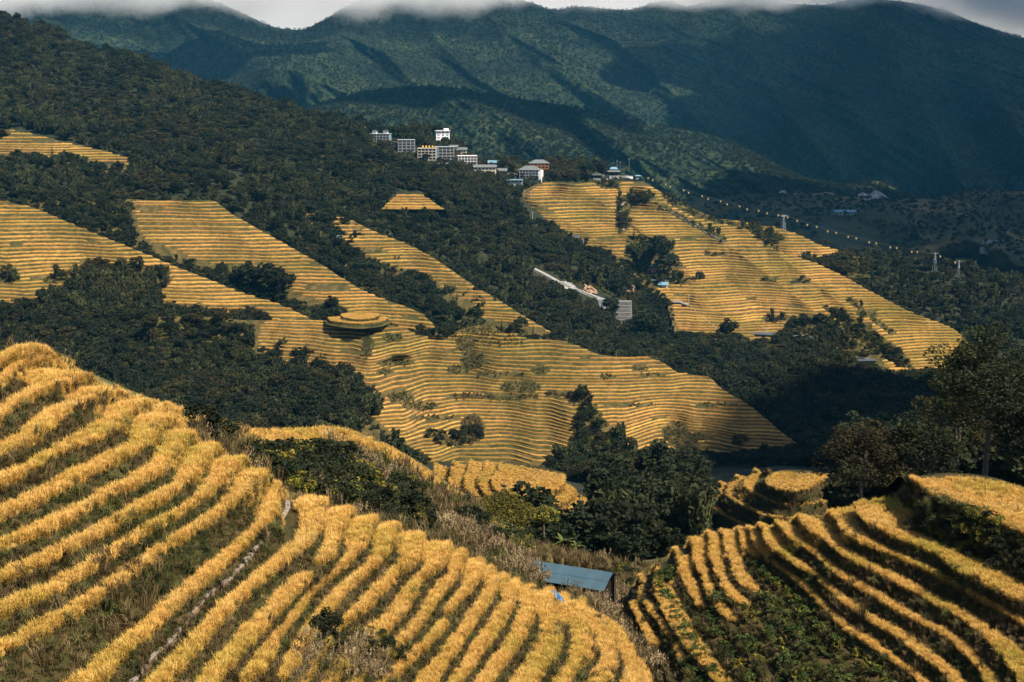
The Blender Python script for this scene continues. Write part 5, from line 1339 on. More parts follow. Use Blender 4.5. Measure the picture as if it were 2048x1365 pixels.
def hotel(px, py, wpx, hpx, floors, label, wall, slab=None, style='balcony', roof='flat', roofm=None, depth=9.0, rz=0.0, Y=None, name='hotel', cat='building', bays=5, frame=None, base=4.0):
    P = pos(px, py, Y)
    D = P[1]
    W, H = wpx * D / F, hpx * D / F
    root = empty(name, tuple(P), rz); tag(root, label, cat)
    slab = slab or wall
    roof_h = 0.28 * H if roof == 'hip' else 0.0
    Hb = H - roof_h
    fh = Hb / floors
    MB().box(-W / 2, W / 2, 0, depth, -base, Hb).build('wall', wall, root)
    fm = frame or M_lgrey
    bw = W / bays
    if style == 'balcony':
        for f in range(floors):
            z = f * fh
            sb = MB().box(-W / 2 - .15, W / 2 + .15, -1.5, -.003, z - .12, z + .14)
            b = sb.build('balcony', slab, root)
            r = MB()
            r.box(-W / 2 - .1, W / 2 + .1, -1.45, -1.38, z + .95, z + 1.05)
            n = max(4, int(W / 1.0))
            for i in range(n + 1):
                x = -W / 2 + W * i / n; r.box(x - .04, x + .04, -1.44, -1.39, z + .14, z + .95)
            r.build('railing', slab, b)
            for i in range(bays): window(root, -W / 2 + bw * (i + .5), -.05, z + .25, bw * .82, min(fh * .78, 2.5), M_orange if fm is M_orange else M_timber)
        for i in range(bays + 1):
            x = -W / 2 + W * i / bays
            MB().box(x - .16, x + .16, -1.36, -1.08, .15, Hb).build('pillar', slab, root)
    else:
        for f in range(floors):
            z = f * fh
            for i in range(bays): window(root, -W / 2 + bw * (i + .5), -.05, z + fh * .28, bw * .52, fh * .5, fm)
            if f: MB().box(-W / 2 - .1, W / 2 + .1, -.25, -.003, z - .12, z + .12).build('ledge', slab, root)
    for f in range(floors):                                      # windows of the gable end
        window(root, W / 2 + .05, depth * .4, f * fh + fh * .3, 1.0, fh * .45, fm, math.pi / 2)
    if roof == 'hip':
        m = MB(); hip(m, W, depth, Hb + .2, roof_h - .2, over=1.7); r = m.build('roof', roofm or M_roof, root); r.location.y = depth / 2
        MB().box(-W * .24, W * .24, depth / 2 - .2, depth / 2 + .2, Hb + roof_h - .15, Hb + roof_h + .2).build('ridge_tiles', M_lgrey, root)
    elif roof == 'gable':
        m = MB().add([(-W / 2 - .8, -1.7, Hb), (W / 2 + .8, -1.7, Hb), (W / 2 + .8, depth + .8, Hb), (-W / 2 - .8, depth + .8, Hb), (-W / 2 - .8, depth / 2, Hb + 2.2), (W / 2 + .8, depth / 2, Hb + 2.2)],
                     [(0, 1, 5, 4), (2, 3, 4, 5), (1, 2, 5), (3, 0, 4), (3, 2, 1, 0)])
        m.build('roof', roofm or M_roof, root)
    else:
        m = MB().box(-W / 2 - .5, W / 2 + .5, -1.8, depth + .4, Hb + .003, Hb + .45)
        m.build('roof', roofm or slab, root)
    return root, W, Hb, depth

h1, W1, H1, d1 = hotel(760, 289, 38, 20, 4, 'teal grey hotel with white balconies, leftmost and highest in the village', M_teal, M_lgrey, bays=6, rz=-.15)
for x in (-W1 * .3, W1 * .28):
    MB().box(x - 2.2, x + 2.2, 1, 5, H1 + .45, H1 + 2.8).build('roof_hut', M_white, h1)
    m = MB(); hip(m, 4.6, 4.4, H1 + 2.8, 1.2); r = m.build('roof', M_roofdark, h1); r.location = (x, 3, 0)
hotel(813, 304, 33, 23, 4, 'unfinished grey concrete frame block below the teal hotel', M_grey, M_lgrey, bays=4, rz=.12)
hw, Ww, Hw, dw = hotel(886, 285, 27, 22, 4, 'bright white five storey block standing highest on the right', M_white, M_white, style='plain', bays=3, rz=.25, frame=M_white)
MB().tube([(Ww * .3, 3, Hw), (Ww * .3, 3, Hw + 3.2)], .12, 5).build('mast', M_steel, hw)
MB().box(Ww * .1, Ww * .45, 1.5, 5, Hw + .45, Hw + 2.5).build('roof_hut', M_white, hw)
hs, Ws, Hs, ds = hotel(854, 321, 36, 23, 4, 'teal hotel with four yellow signs on its roof', M_teal, M_cream, bays=5, rz=-.1)
for i in range(4):
    MB().box(-Ws * .22 + i * Ws * .18 - .7, -Ws * .22 + i * Ws * .18 + .7, 0, .3, Hs + .9, Hs + 2.9).build('sign_board', M_gold, hs)
MB().box(-Ws * .3, Ws * .42, .1, .25, Hs + .5, Hs + .8).build('sign_rail', M_steel, hs)
hotel(889, 319, 38, 24, 4, 'grey hotel with orange timber piers right of the yellow signs', M_teal, M_lgrey, bays=5, rz=.05, frame=M_orange)
h6, W6, H6, d6 = hotel(935, 335, 37, 22, 4, 'white and black striped hotel with long balconies on four floors', M_timber, M_white, bays=6, rz=.12, frame=M_white)
for x in (-.25, .05, .28): MB().box(W6 * x - .3, W6 * x + .3, 1, 1.3, H6 + .5, H6 + 1.6).build('roof_sign', M_red, h6)
hotel(925, 312, 16, 12, 2, 'small stone house with a grey roof above the striped hotel', M_cream, style='plain', roof='gable', bays=2, depth=6, name='house')
hotel(970, 355, 44, 20, 3, 'cream guesthouse with square black windows', M_cream, M_cream, style='plain', roof='gable', bays=6, rz=.08, frame=M_cream)
hotel(992, 338, 30, 12, 2, 'open fronted building under a blue roof behind the cream guesthouse', M_grey, M_lgrey, roof='gable', roofm=M_roofblue, bays=3)
hg, Wg, Hg, dg = hotel(1058, 362, 38, 29, 4, 'dark balconied inn with a grey hip roof and white end wall', M_timber, M_lgrey, roof='hip', bays=6, rz=-.2, frame=M_lgrey)
MB().box(Wg / 2 + .004, Wg / 2 + 3.2, -1.2, dg, -4, Hg - .05).build('end_wall', M_white, hg)
hotel(1079, 344, 36, 23, 3, 'orange timber inn with a grey hip roof behind the dark inn', M_orange, M_orange, roof='hip', bays=5, rz=.1)
hotel(1029, 373, 32, 12, 2, 'low pale green annex left of the dark inn', M_lgrey, M_teal, style='plain', bays=4)
ha, Wa, Ha, da = hotel(1060, 374, 34, 9, 1, 'low shop under the dark inn with a yellow sign', M_grey, M_grey, style='plain', bays=4, roofm=M_roofdark)
MB().box(-Wa * .2, Wa * .35, -.6, -.4, Ha * .4, Ha * .85).build('sign_board', M_gold, ha)
hotel(908, 304, 14, 9, 2, 'small grey roofed house between the white block and the striped hotel', M_white, style='plain', roof='gable', bays=2, depth=5, name='house')
hotel(1004, 352, 18, 10, 2, 'small white house right of the cream guesthouse', M_white, style='plain', roof='gable', bays=3, depth=6, name='house')
hotel(790, 296, 13, 8, 2, 'little brown house between the teal hotel and the grey concrete frame', M_cream, style='plain', roof='gable', roofm=M_roofdark, bays=2, depth=5, name='house')
hotel(1024, 356, 18, 9, 2, 'small grey house left of the dark inn', M_lgrey, style='plain', roof='hip', bays=3, depth=6, name='house')
hotel(884, 337, 22, 6, 1, 'small pavilion half hidden by trees under the hotels', M_timber, M_white, style='plain', roof='gable', roofm=M_lgrey, bays=3, depth=5, name='pavilion')
# viewing platform
def pavilion(px, py, wpx, hpx, label, tiers=2, roofm=None, rz=0.1):
    P = pos(px, py); D = P[1]; W, H = wpx * D / F, hpx * D / F
    root = empty('pavilion', tuple(P), rz); tag(root, label, 'pavilion')
    for sx in (-1, -.33, .33, 1):
        for sy in (-1, 1): MB().box(sx * W * .36 - .15, sx * W * .36 + .15, sy * W * .25 - .15, sy * W * .25 + .15, -3, H * .5).build('post', M_timber, root)
    MB().box(-W * .36, W * .36, -W * .24, W * .24, -3, .25).build('floor_slab', M_grey, root)
    m = MB(); hip(m, W * .8, W * .58, H * .5, H * .28, over=W * .1); m.build('lower_roof', roofm or M_roof, root)
    if tiers > 1:
        MB().box(-W * .2, W * .2, -W * .14, W * .14, H * .6, H * .78).build('upper_wall', M_timber, root)
        m = MB(); hip(m, W * .5, W * .36, H * .78, H * .24, over=W * .05, ridge=.6); m.build('upper_roof', roofm or M_roofblue, root)
    return root
pavilion(1227, 352, 28, 17, 'two tiered pavilion with a blue grey hip roof on the viewing hilltop')
pavilion(1194, 356, 24, 11, 'dark roofed open hut beside the dark tree on the viewing hilltop', 1, M_roofdark)
pavilion(1276, 356, 14, 7, 'small canopy at the right end of the viewing decks', 1, M_roofblue)
def deck(px0, px1, py, label, thick=1.0, dep=8.0):
    P = pos((px0 + px1) / 2, py); D = P[1]; W = (px1 - px0) * D / F
    root = empty('viewing_deck', tuple(P)); tag(root, label, 'deck')
    MB().box(-W / 2, W / 2, 0, dep, 0, .4).build('platform', M_lgrey, root)
    for i in range(6):
        x = -W / 2 + W * (i + .5) / 6; MB().box(x - .2, x + .2, .6, 1.0, -5, 0).build('post', M_grey, root)
    r = MB().box(-W / 2, W / 2, .05, .12, 1.35, 1.45).box(-W / 2, W / 2, .05, .12, .85, .92)
    for i in range(int(W / 1.5) + 1): r.box(-W / 2 + i * 1.5 - .04, -W / 2 + i * 1.5 + .04, .05, .13, .4, 1.35)
    r.build('railing', M_white, root)
    if thick > 1: MB().box(-W / 2, W / 2, -.15, -.02, -1.6, .38).build('skirt', M_white, root)
    return P, W
decks = [deck(1172, 1216, 360, 'lower viewing deck crowded with people left of the pavilion'), deck(1176, 1240, 354, 'upper viewing deck crowded with people in front of the pavilion'), deck(1242, 1266, 355, 'white skirted viewing deck right of the pavilion', 2.0)]

# people: one skinned body, clothes in several colours
bmv = [(0, 0, .95), (0, 0, 1.2), (0, 0, 1.42), (0, 0, 1.52), (0, 0, 1.66), (.2, 0, 1.4), (.27, .03, 1.12), (.26, -.1, .9), (-.2, 0, 1.4), (-.27, .03, 1.12), (-.25, -.12, .9), (.1, 0, .9), (.12, -.02, .5), (.13, 0, .06), (-.1, 0, .9), (-.12, .03, .5), (-.13, .05, .06)]
bme = [(0, 1), (1, 2), (2, 3), (3, 4), (2, 5), (5, 6), (6, 7), (2, 8), (8, 9), (9, 10), (0, 11), (11, 12), (12, 13), (0, 14), (14, 15), (15, 16)]
bmr = [.15, .15, .16, .06, .115, .07, .05, .04, .07, .05, .04, .1, .075, .055, .1, .075, .055]
pm = bpy.data.meshes.new('person'); pm.from_pydata(bmv, bme, []); pm.update()
po = bpy.data.objects.new('person', pm); C.objects.link(po)
po.modifiers.new('skin', 'SKIN')
for i, v in enumerate(pm.skin_vertices[0].data): v.radius = (bmr[i], bmr[i] * .8); v.use_root = (i == 0)
dg_ = bpy.context.evaluated_depsgraph_get()
pbody = bpy.data.meshes.new_from_object(po.evaluated_get(dg_))
bpy.data.objects.remove(po)
M_skin = mat_flat('skin', (0.42, 0.26, 0.17)); M_trous = mat_flat('dark_trousers', (0.03, 0.035, 0.05))
CL = [('white', M_white), ('blue', mat_flat('blue_jacket', (0.06, 0.16, 0.38))), ('red', M_red), ('pink', mat_flat('pink_jacket', (0.6, 0.25, 0.25))), ('dark', mat_flat('dark_jacket', (0.03, 0.03, 0.035)))]
PB = []
for nm_, mm in CL:
    q = pbody.copy(); q.materials.clear(); q.materials.append(mm); q.materials.append(M_skin); q.materials.append(M_trous)
    for p in q.polygons:
        z = p.center.z; p.material_index = 1 if z > 1.5 else (2 if z < .9 and abs(p.center.x) < .2 else 0)
    PB.append(q)
for di, (P, W) in enumerate(decks):
    for i in range((14, 16, 8)[di]):
        j = int(rng.integers(0, 5))
        o = obj('person', PB[j], None, (P[0] - W / 2 + .6 + (W - 1.2) * rng.uniform(), P[1] + .6 + rng.uniform(0, 2.2), P[2] + .4)); o.rotation_euler.z = rng.uniform(-.8, .8)
        where = ('lower viewing deck', 'upper viewing deck', 'white skirted deck')[di]
        tag(o, 'standing person in a %s top on the %s' % (CL[j][0], where), 'person', 'people in %s tops on the %s' % (CL[j][0], where))
for px, py, j in [(1258, 403, 0), (1266, 404, 1), (1272, 402, 0), (1308, 400, 1), (1238, 413, 0), (1226, 413, 0), (1212, 413, 0), (1315, 385, 0), (1347, 425, 2), (1430, 475, 3), (1395, 452, 0)]:
    P = pos(px, py); o = obj('person', PB[j], None, tuple(P)); tag(o, 'walker in a %s top on the terrace path of the village spur' % CL[j][0], 'person', 'walkers in %s tops on the terrace paths' % CL[j][0])

# houses on the terraces and the hamlet
hotel(1306, 546, 21, 10, 1, 'orange house with a grey roof under the grove of trees', M_orange, M_orange, style='plain', roof='gable', bays=4, depth=7, name='house', rz=-.15, frame=M_white)
hotel(1314, 566, 28, 7, 1, 'grey roofed house directly below the orange house', M_grey, M_white, style='plain', roof='hip', bays=4, depth=8, name='house', rz=-.2)
hotel(1326, 575, 16, 5, 1, 'low blue roofed shed at the foot of the orange house', M_white, M_white, style='plain', roof='gable', roofm=M_roofblue, bays=2, depth=5, name='house', rz=-.3)
hotel(1153, 480, 10, 4, 1, 'tiny hut at the edge of the terraces above the gully wood', M_white, style='plain', roof='gable', roofm=M_roofdark, bays=2, depth=3, name='hut', cat='hut')
for px, py, wp, hp, rz, rm, lab in [(1528, 676, 48, 9, -.3, M_roofdark, 'dark roofed farmhouse beside the small golden spur, topmost of the hamlet'), (1604, 682, 40, 9, .2, M_roofdark, 'wide dark roofed farmhouse under the trees in the hamlet'),
                                    (1612, 702, 34, 7, -.4, M_roofdark, 'dark roofed barn in the middle of the hamlet'), (1640, 724, 28, 9, -.5, M_roof, 'paler grey roofed house in the hamlet'), (1632, 734, 26, 7, .3, M_roof, 'grey roofed outhouse below the paler house'),
                                    (1734, 728, 30, 9, .1, M_roofdark, 'timber house standing apart at the right of the hamlet'), (1702, 750, 24, 7, -.3, M_roofblue, 'blue green roofed house lowest in the hamlet')]:
    hotel(px, py, wp, hp, 1, lab, M_timber, M_timber, style='plain', roof='hip', roofm=rm, bays=4, depth=9, name='farmhouse', rz=rz)
hotel(1692, 430, 42, 6, 1, 'long low teal roofed shed among the shaded valley fields', M_grey, M_grey, style='plain', roof='gable', roofm=M_roofblue, bays=6, depth=14, name='farm_shed', cat='shed', base=12)
hotel(1982, 489, 30, 4, 1, 'long pale building far down the shaded valley', M_lgrey, M_lgrey, style='plain', roof='gable', roofm=M_roof, bays=6, depth=12, name='farm_shed', cat='shed', base=12)
hotel(680, 480, 9, 3, 1, 'tiny hut in the gully between the second and third spurs', M_lgrey, style='plain', roof='gable', roofm=M_roof, bays=2, depth=3, name='hut', cat='hut')

# roads, walls, paths
def ribbon(name, pts, wd, mat, label, cat, lift=.25, parent=None, n=60, kerb=None):
    q = resample(pts, n)
    G_ = [ground(x, y) for x, y in q]; G_ = [g_ for g_ in G_ if g_ is not None]
    # drop points that jump to another slope
    P = [G_[0]]
    for g_ in G_[1:]:
        if abs(g_.y - P[-1].y) < .16 * P[-1].y: P.append(g_)
    V, Fc = [], []
    for i, p in enumerate(P):
        d = P[min(i + 1, len(P) - 1)] - P[max(i - 1, 0)]; d.z = 0
        if d.length < 1e-6: d = Vector((1, 0, 0))
        s = Vector((-d.y, d.x, 0)).normalized() * wd / 2
        for o_ in (s, -s): V.append(p + o_ + Vector((0, 0, lift))); V.append(p + o_ - Vector((0, 0, .4)))
    for i in range(len(P) - 1):
        a = i * 4
        Fc += [(a, a + 4, a + 6, a + 2), (a + 1, a + 5, a + 4, a), (a + 2, a + 6, a + 7, a + 3)]
    o = obj(name, mesh_from(name, V, Fc, mat), parent)
    if parent is None: tag(o, label, cat, kind='structure')
    return o, P
ribbon('road', [(1066, 540), (1090, 552), (1120, 568), (1160, 584), (1200, 600), (1235, 612), (1262, 616)], 5.0, M_road, 'pale concrete road climbing through the gully wood', 'road', lift=1.6)
ribbon('lower_road', [(1150, 629), (1175, 628), (1200, 627), (1222, 640)], 4.0, M_road, 'lower bend of the concrete road in the gully', 'road', lift=1.6)
ribbon('footpath', [(1252, 400), (1240, 418), (1248, 432), (1256, 446), (1245, 462)], 1.8, M_road, 'pale footpath winding down beside the scrubby fold', 'path')
ribbon('stair_path', [(1320, 415), (1350, 430), (1380, 448), (1420, 470), (1445, 482), (1490, 502)], 1.2, M_stonewall, 'stone stair path cut straight through the terraces', 'path')
ribbon('curving_path', [(1790, 702), (1797, 714), (1792, 724)], 1.8, M_road, 'short pale path round the nose of the village spur', 'path')
ribbon('garden_path', [(1758, 735), (1766, 745), (1764, 750), (1780, 757), (1790, 764)], 1.8, M_road, 'pale winding path beside the hamlet gardens', 'path')
ribbon('terrace_road', [(1345, 603), (1362, 604), (1380, 610)], 9.0, M_road, 'pale concrete yard at the foot of the terraces', 'yard', lift=.5)
ribbon('gully_track', [(1372, 606), (1400, 630), (1430, 655), (1445, 670)], 1.6, M_stonewall, 'grey track along the foot of the village terraces', 'path')

def retaining(px, py0, py1, wpx, label, mat, steps=6, lean=.55):
    P = pos(px, py1); D = P[1]; W = wpx * D / F; H = (py1 - py0) * D / F
    root = empty('retaining_wall', tuple(P), -.15); tag(root, label, 'wall')
    for i in range(steps):
        z = H * i / steps
        MB().box(-W / 2 * (1 - .03 * i), W / 2 * (1 - .02 * i), i * lean * H / steps, lean * H + 6, z - (6 if i == 0 else 0), z + H / steps - .25).build('wall_course', mat, root)
retaining(1243, 612, 660, 34, 'pale stepped stone retaining wall under the road bend', M_stonewall, 8, 1.5)
retaining(1198, 600, 626, 22, 'dark grey slope wall left of the pale retaining wall', M_grey, 3)
def rock(px, py, wpx, hpx, label, mat, seed, name='rock_face', cat='rock'):
    P = pos(px, py); D = P[1]; W, H = wpx * D / F, hpx * D / F
    xs = np.linspace(-1, 1, 26); zs_ = np.linspace(0, 1, 14)
    X, Z = np.meshgrid(xs, zs_)
    prof = np.clip(1 - np.abs(X) ** 2.2, 0, 1) * (.75 + .6 * noise(X * 3 + seed, X * 0, seed))
    V = np.stack([P[0] + X * W / 2, P[1] - 2 + Z * H * .9 + H * .5 * fbm(X * 4, Z * 4 + seed, 3, seed), P[2] - H * .15 + Z * H * prof * 1.1], -1)
    q = V[-1:].copy(); q[..., 1] += 12; q[..., 2] -= H * .6
    V = np.concatenate([V, q])
    o = obj(name, mesh_from(name, V.reshape(-1, 3), grid_faces(V.shape[0], 26), mat)); tag(o, label, cat)
rock(1742, 400, 96, 26, 'pale grey rock face of a quarry under the dark mountain', M_rock, 3)
rock(1570, 388, 44, 8, 'low brown rock cut left of the quarry', M_rock, 4)
rock(1650, 390, 50, 8, 'reddish earth cut between the quarry and the foothill', M_soil, 5, 'earth_cut', 'earth bank')
rock(1176, 584, 40, 22, 'bare brown earth cutting above the gully road', M_soil, 6, 'earth_cut', 'earth bank')
rock(1268, 604, 46, 34, 'orange earth scar beside the gully road bend', M_soil, 7, 'earth_cut', 'earth bank')
rock(1130, 575, 50, 18, 'grey rocky cutting above the road', M_rock, 8)
rock(1422, 690, 34, 26, 'bare brown earth bank beside the lone round tree', M_soil, 9, 'earth_cut', 'earth bank')

# ------------------------------------------------------------------ cable car
def cy(px): return float(np.interp(px, [1290, 1566, 1869, 1930], [1325, 1245, 1150, 1130]))
def pylon(px, py0, py1, label, lattice=True):
    D = cy(px); P = at_depth(px, py1, D); H = (py1 - py0) * D / F
    root = empty('cable_car_pylon', tuple(P), .5); tag(root, label, 'pylon')
    b = H * .14
    for sx in (-1, 1):
        for sy in (-1, 1):
            MB().tube([(sx * b, sy * b, -8), (sx * b * .25, sy * b * .25, H * .93)], .13, 5).build('leg', M_steel, root)
    for i in range(5):
        z0, z1 = H * i / 5.6, H * (i + 1) / 5.6; r0, r1 = b * (1 - .75 * z0 / H), b * (1 - .75 * z1 / H)
        m = MB()
        for sx, sy, tx, ty in ((-1, -1, 1, -1), (1, -1, 1, 1), (1, 1, -1, 1), (-1, 1, -1, -1)): m.tube([(sx * r0, sy * r0, z0), (tx * r1, ty * r1, z1)], .13, 4)
        m.build('bracing', M_steel, root)
    MB().box(-H * .2, H * .2, -.5, .5, H * .9, H * .95).build('crossarm', M_steel, root)
    for sx in (-1, 1): MB().box(sx * H * .2 - .35, sx * H * .2 + .35, -2.6, 2.6, H * .95, H * .98).build('sheave_bank', M_steel, root)
    MB().tube([(0, 0, H * .95), (0, 0, H * 1.06)], .2, 5).build('mast', M_steel, root)
pylon(1566, 430, 464, 'tall lattice cable car pylon on the crest of the village spur')
pylon(1869, 506, 527, 'short cable car pylon, left of the pair on the bamboo hill')
pylon(1917, 522, 537, 'short cable car pylon, right of the pair on the bamboo hill')
M_cabin = mat_flat('yellow_cabin', (0.30, 0.22, 0.07), rough=.4)
cb = MB().box(-.85, .85, -.85, .85, -3.4, -2.75).box(-.95, .95, -.95, .95, -2.75, -1.35); cbm = mesh_from('cabin', cb.v, cb.f, M_cabin)
rf = MB(); hip(rf, 1.9, 1.9, -1.3, .25, over=.05); rfm = mesh_from('roof', rf.v, rf.f, M_cabin)
wn = MB().box(-.97, .97, -.75, .75, -2.6, -1.6); wnm = mesh_from('window', wn.v, wn.f, M_glass)
hn = MB().tube([(0, 0, -1.2), (0, 0, 0)], .07, 5); hnm = mesh_from('hanger', hn.v, hn.f, M_steel)
GON = [(1296, 358), (1305, 362), (1331, 370), (1340, 375), (1367, 382), (1377, 387), (1404, 394), (1416, 399), (1441, 404), (1454, 410), (1479, 414), (1494, 420), (1517, 423), (1534, 428), (1556, 432), (1575, 436), (1594, 443), (1614, 451), (1633, 455), (1655, 464), (1672, 467), (1696, 475),
       (1712, 478), (1738, 486), (1752, 488), (1780, 496), (1793, 497), (1823, 505), (1834, 505), (1880, 514), (1910, 526)]
lines_ = ([], [])
for i, (px, py) in enumerate(GON):
    P = at_depth(px, py - 4, cy(px) + (0 if i % 2 else 4)); lines_[i % 2].append(tuple(P))
    r = empty('gondola', tuple(P), .4); r.scale = (.7, .7, .7); tag(r, 'small yellow gondola cabin hanging on the cable car line', 'gondola', 'gondolas on the cable car line')
    obj('cabin', cbm, r); obj('roof', rfm, r); obj('hanger', hnm, r); obj('window', wnm, r)
for i, l in enumerate(lines_):
    tag(MB().tube(l, .05, 4).build('cable', M_cable), ('uphill', 'downhill')[i] + ' cable of the gondola lift', 'cable')

# power poles
for i, (px, py, hp) in enumerate([(1062, 397, 14), (1048, 395, 14), (1065, 440, 16), (1167, 497, 18), (1406, 558, 14), (1331, 612, 14), (1377, 606, 16), (1234, 345, 24), (1258, 343, 26), (1193, 338, 22), (1532, 672, 16), (1240, 345, 22)]):
    P = pos(px, py); H = hp * P[1] / F
    r = empty('power_pole', tuple(P)); tag(r, 'thin pale pole standing ' + ['at the left edge of the village spur', 'beside the village shop', 'on the left terraces of the spur', 'on the golden strip above the gully', 'on the terraces right of the grove', 'beside the concrete yard', 'at the right end of the concrete yard', 'on the hilltop beside the pavilion', 'at the right of the pavilion', 'at the left of the viewing hilltop', 'beside the topmost farmhouse', 'behind the pavilion roof'][i], 'pole')
    MB().tube([(0, 0, -2), (0, 0, H)], [.22, .14], 6).build('pole', M_lgrey, r)
    MB().box(-.9, .9, -.06, .06, H * .9, H * .93).build('crossarm', M_lgrey, r)
P = pos(1712, 764); r = empty('power_pole', tuple(P)); tag(r, 'white pole with a crossarm beside the lowest hamlet house', 'pole')
MB().tube([(0, 0, -2), (0, 0, 5)], .2, 6).build('pole', M_white, r); MB().box(-2.6, 2.6, -.1, .1, 3.6, 3.9).build('crossarm', M_white, r)

# ------------------------------------------------------------------ near things
# metal shed in the hollow
P0 = np.array(ground(1146, 1196)) + np.array([0, .6, .15]); s_ = P0[1] / F; print('shed', P0)
shed = empty('metal_shed', tuple(P0), -.42); tag(shed, 'open shed under a long blue metal roof in the hollow', 'shed')
M_shed = mat_noise('blue_sheet_metal', [(0.3, (0.026, 0.056, 0.074)), (0.7, (0.044, 0.085, 0.108))], scale=.7, rough=.45, spec=.4, coords='Object')
L_, Wd = 8.6, 4.6
def slope_z(y): return 2.95 - abs(y) * .36 if y < 0 else 2.95 - y * .42
nP = 9
for side, (ya, yb) in enumerate(((-2.7, -1.35), (-1.352, 0.02), (0.0, 1.5))):
    for i in range(nP):
        x0, x1 = -L_ / 2 + L_ * i / nP, -L_ / 2 + L_ * (i + 1) / nP
        m = MB(); n = 6
        up = .03 * (side == 1) + .012 * (i % 2)
        vs = []
        for k in range(n * 2 + 1):
            x = x0 + (x1 - x0) * k / (2 * n); zz = .03 * (k % 2)
            vs += [(x, ya, slope_z(ya) + zz + up), (x, yb, slope_z(yb) + zz + up), (x, ya, slope_z(ya) + zz + up - .02), (x, yb, slope_z(yb) + zz + up - .02)]
        fs = []
        for k in range(n * 2): fs += [(k * 4, k * 4 + 4, k * 4 + 5, k * 4 + 1), (k * 4 + 2, k * 4 + 3, k * 4 + 7, k * 4 + 6), (k * 4, k * 4 + 2, k * 4 + 6, k * 4 + 4)]
        m.add(vs, fs).build('roof_panel', M_shed, shed)
for x in (-4.1, -2.0, 0, 2.0, 4.1):
    for y in (-2.2, 1.2): MB().tube([(x, y, -1.5), (x, y, slope_z(y) - .03)], .07, 6).build('post', M_timber, shed)
for y in (-2.2, 1.2): MB().box(-4.3, 4.3, y - .06, y + .06, slope_z(y) - .16, slope_z(y) - .03).build('beam', M_timber, shed)
MB().box(-4.2, 4.2, 1.25, 1.33, -1, 2.2).build('back_wall', M_timber, shed)
MB().box(-.6, .5, -2.3, -2.2, -.4, 1.5).build('plank_panel', mat_flat('old_planks', (.20, .15, .10)), shed)
# tarpaulin heap
V = []
for i in range(12):
    for j in range(12):
        x, y = (i - 5.5) / 5.5, (j - 5.5) / 5.5; rr = min(1, math.hypot(x, y))
        V.append((x * .85, y * .6, .62 * (1 - rr ** 2.4) + .12 * float(noise(x * 3 + 4, y * 3, 2))))
tp = np.array(ground(1104, 1196)) - np.array([0, 0, .1])
o = obj('tarpaulin', mesh_from('tarpaulin', V, grid_faces(12, 12), M_blue, True), None, (tp[0], tp[1], tp[2])); tag(o, 'bright blue tarpaulin heap at the left end of the metal shed', 'tarpaulin')
# corrugated wall among the trees
P = np.array(ground(1283, 1112)); W, H = 46 * P[1] / F, 40 * P[1] / F; print('hut', P)
M_hut = mat_flat('weathered_metal', (0.07, 0.08, 0.09))
cw = empty('corrugated_hut', tuple(P), .15); tag(cw, 'grey corrugated metal hut half hidden by trees above the near right field', 'hut')
for i in range(6):
    m = MB(); x0, x1 = -W / 2 + W * i / 6, -W / 2 + W * (i + 1) / 6
    vs, fs = [], []
    for k in range(9): x = x0 + (x1 - x0) * k / 8; y = -.03 * (k % 2) - .01 * (i % 2); vs += [(x, y, -2), (x, y, H)]
    for k in range(8): fs.append((k * 2, k * 2 + 2, k * 2 + 3, k * 2 + 1))
    m.add(vs, fs).build('wall_panel', M_hut, cw)
MB().box(-W / 2, W / 2, .05, 2.2, -2, H - .1).build('wall', M_hut, cw)
MB().box(-W / 2 - .1, W / 2 + .1, -.15, 2.4, H + .003, H + .08).build('roof', M_hut, cw)
# banana plants
def banana(px, py, Y, hpx, seed, label):
    P = at_depth(px, py, Y); H = hpx * Y / F; g = random.Random(seed)
    r = empty('banana_plant', tuple(P)); tag(r, label, 'banana plant')
    MB().tube([(0, 0, -.8), (.03, 0, H * .35), (0, .02, H * .58)], [.14, .11, .07], 7).build('stem', mat_flat('banana_stem', (.16, .12, .06)) if 'banana_stem' not in bpy.data.materials else bpy.data.materials['banana_stem'], r)
    for i in range(8):
        a = i * 2.4 + g.uniform(-.3, .3); L = H * g.uniform(.45, .68); e = g.uniform(.25, 1.1)
        vs, fs = [], []
        for k in range(8):
            t = k / 7; rad = L * t * math.cos(e) * (1 if t < .6 else 1); z = H * .56 + L * (math.sin(e) * t - .55 * t * t * math.cos(e))
            wd = H * .075 * math.sin(math.pi * min(1, .12 + .88 * t) ** .8) + .01
            c = Vector((math.cos(a) * rad, math.sin(a) * rad, z)); s = Vector((-math.sin(a), math.cos(a), 0)) * wd
            vs += [c - s + Vector((0, 0, -wd * .35)), c, c + s + Vector((0, 0, -wd * .35))]
            if k: b = (k - 1) * 3; fs += [(b, b + 1, b + 4, b + 3), (b + 1, b + 2, b + 5, b + 4)]
        obj('leaf', mesh_from('leaf', vs, fs, M_yell if i % 4 == 0 else M_bean), r)
banana(1098, 1116, ground(1098, 1116).y, 40, 1, 'banana plant, leftmost of the three above the metal shed')
banana(1126, 1110, ground(1126, 1110).y, 52, 2, 'tallest banana plant in the middle of the three above the metal shed')
banana(1152, 1112, ground(1152, 1112).y, 38, 3, 'banana plant with a bright yellow leaf, rightmost of the three above the shed')

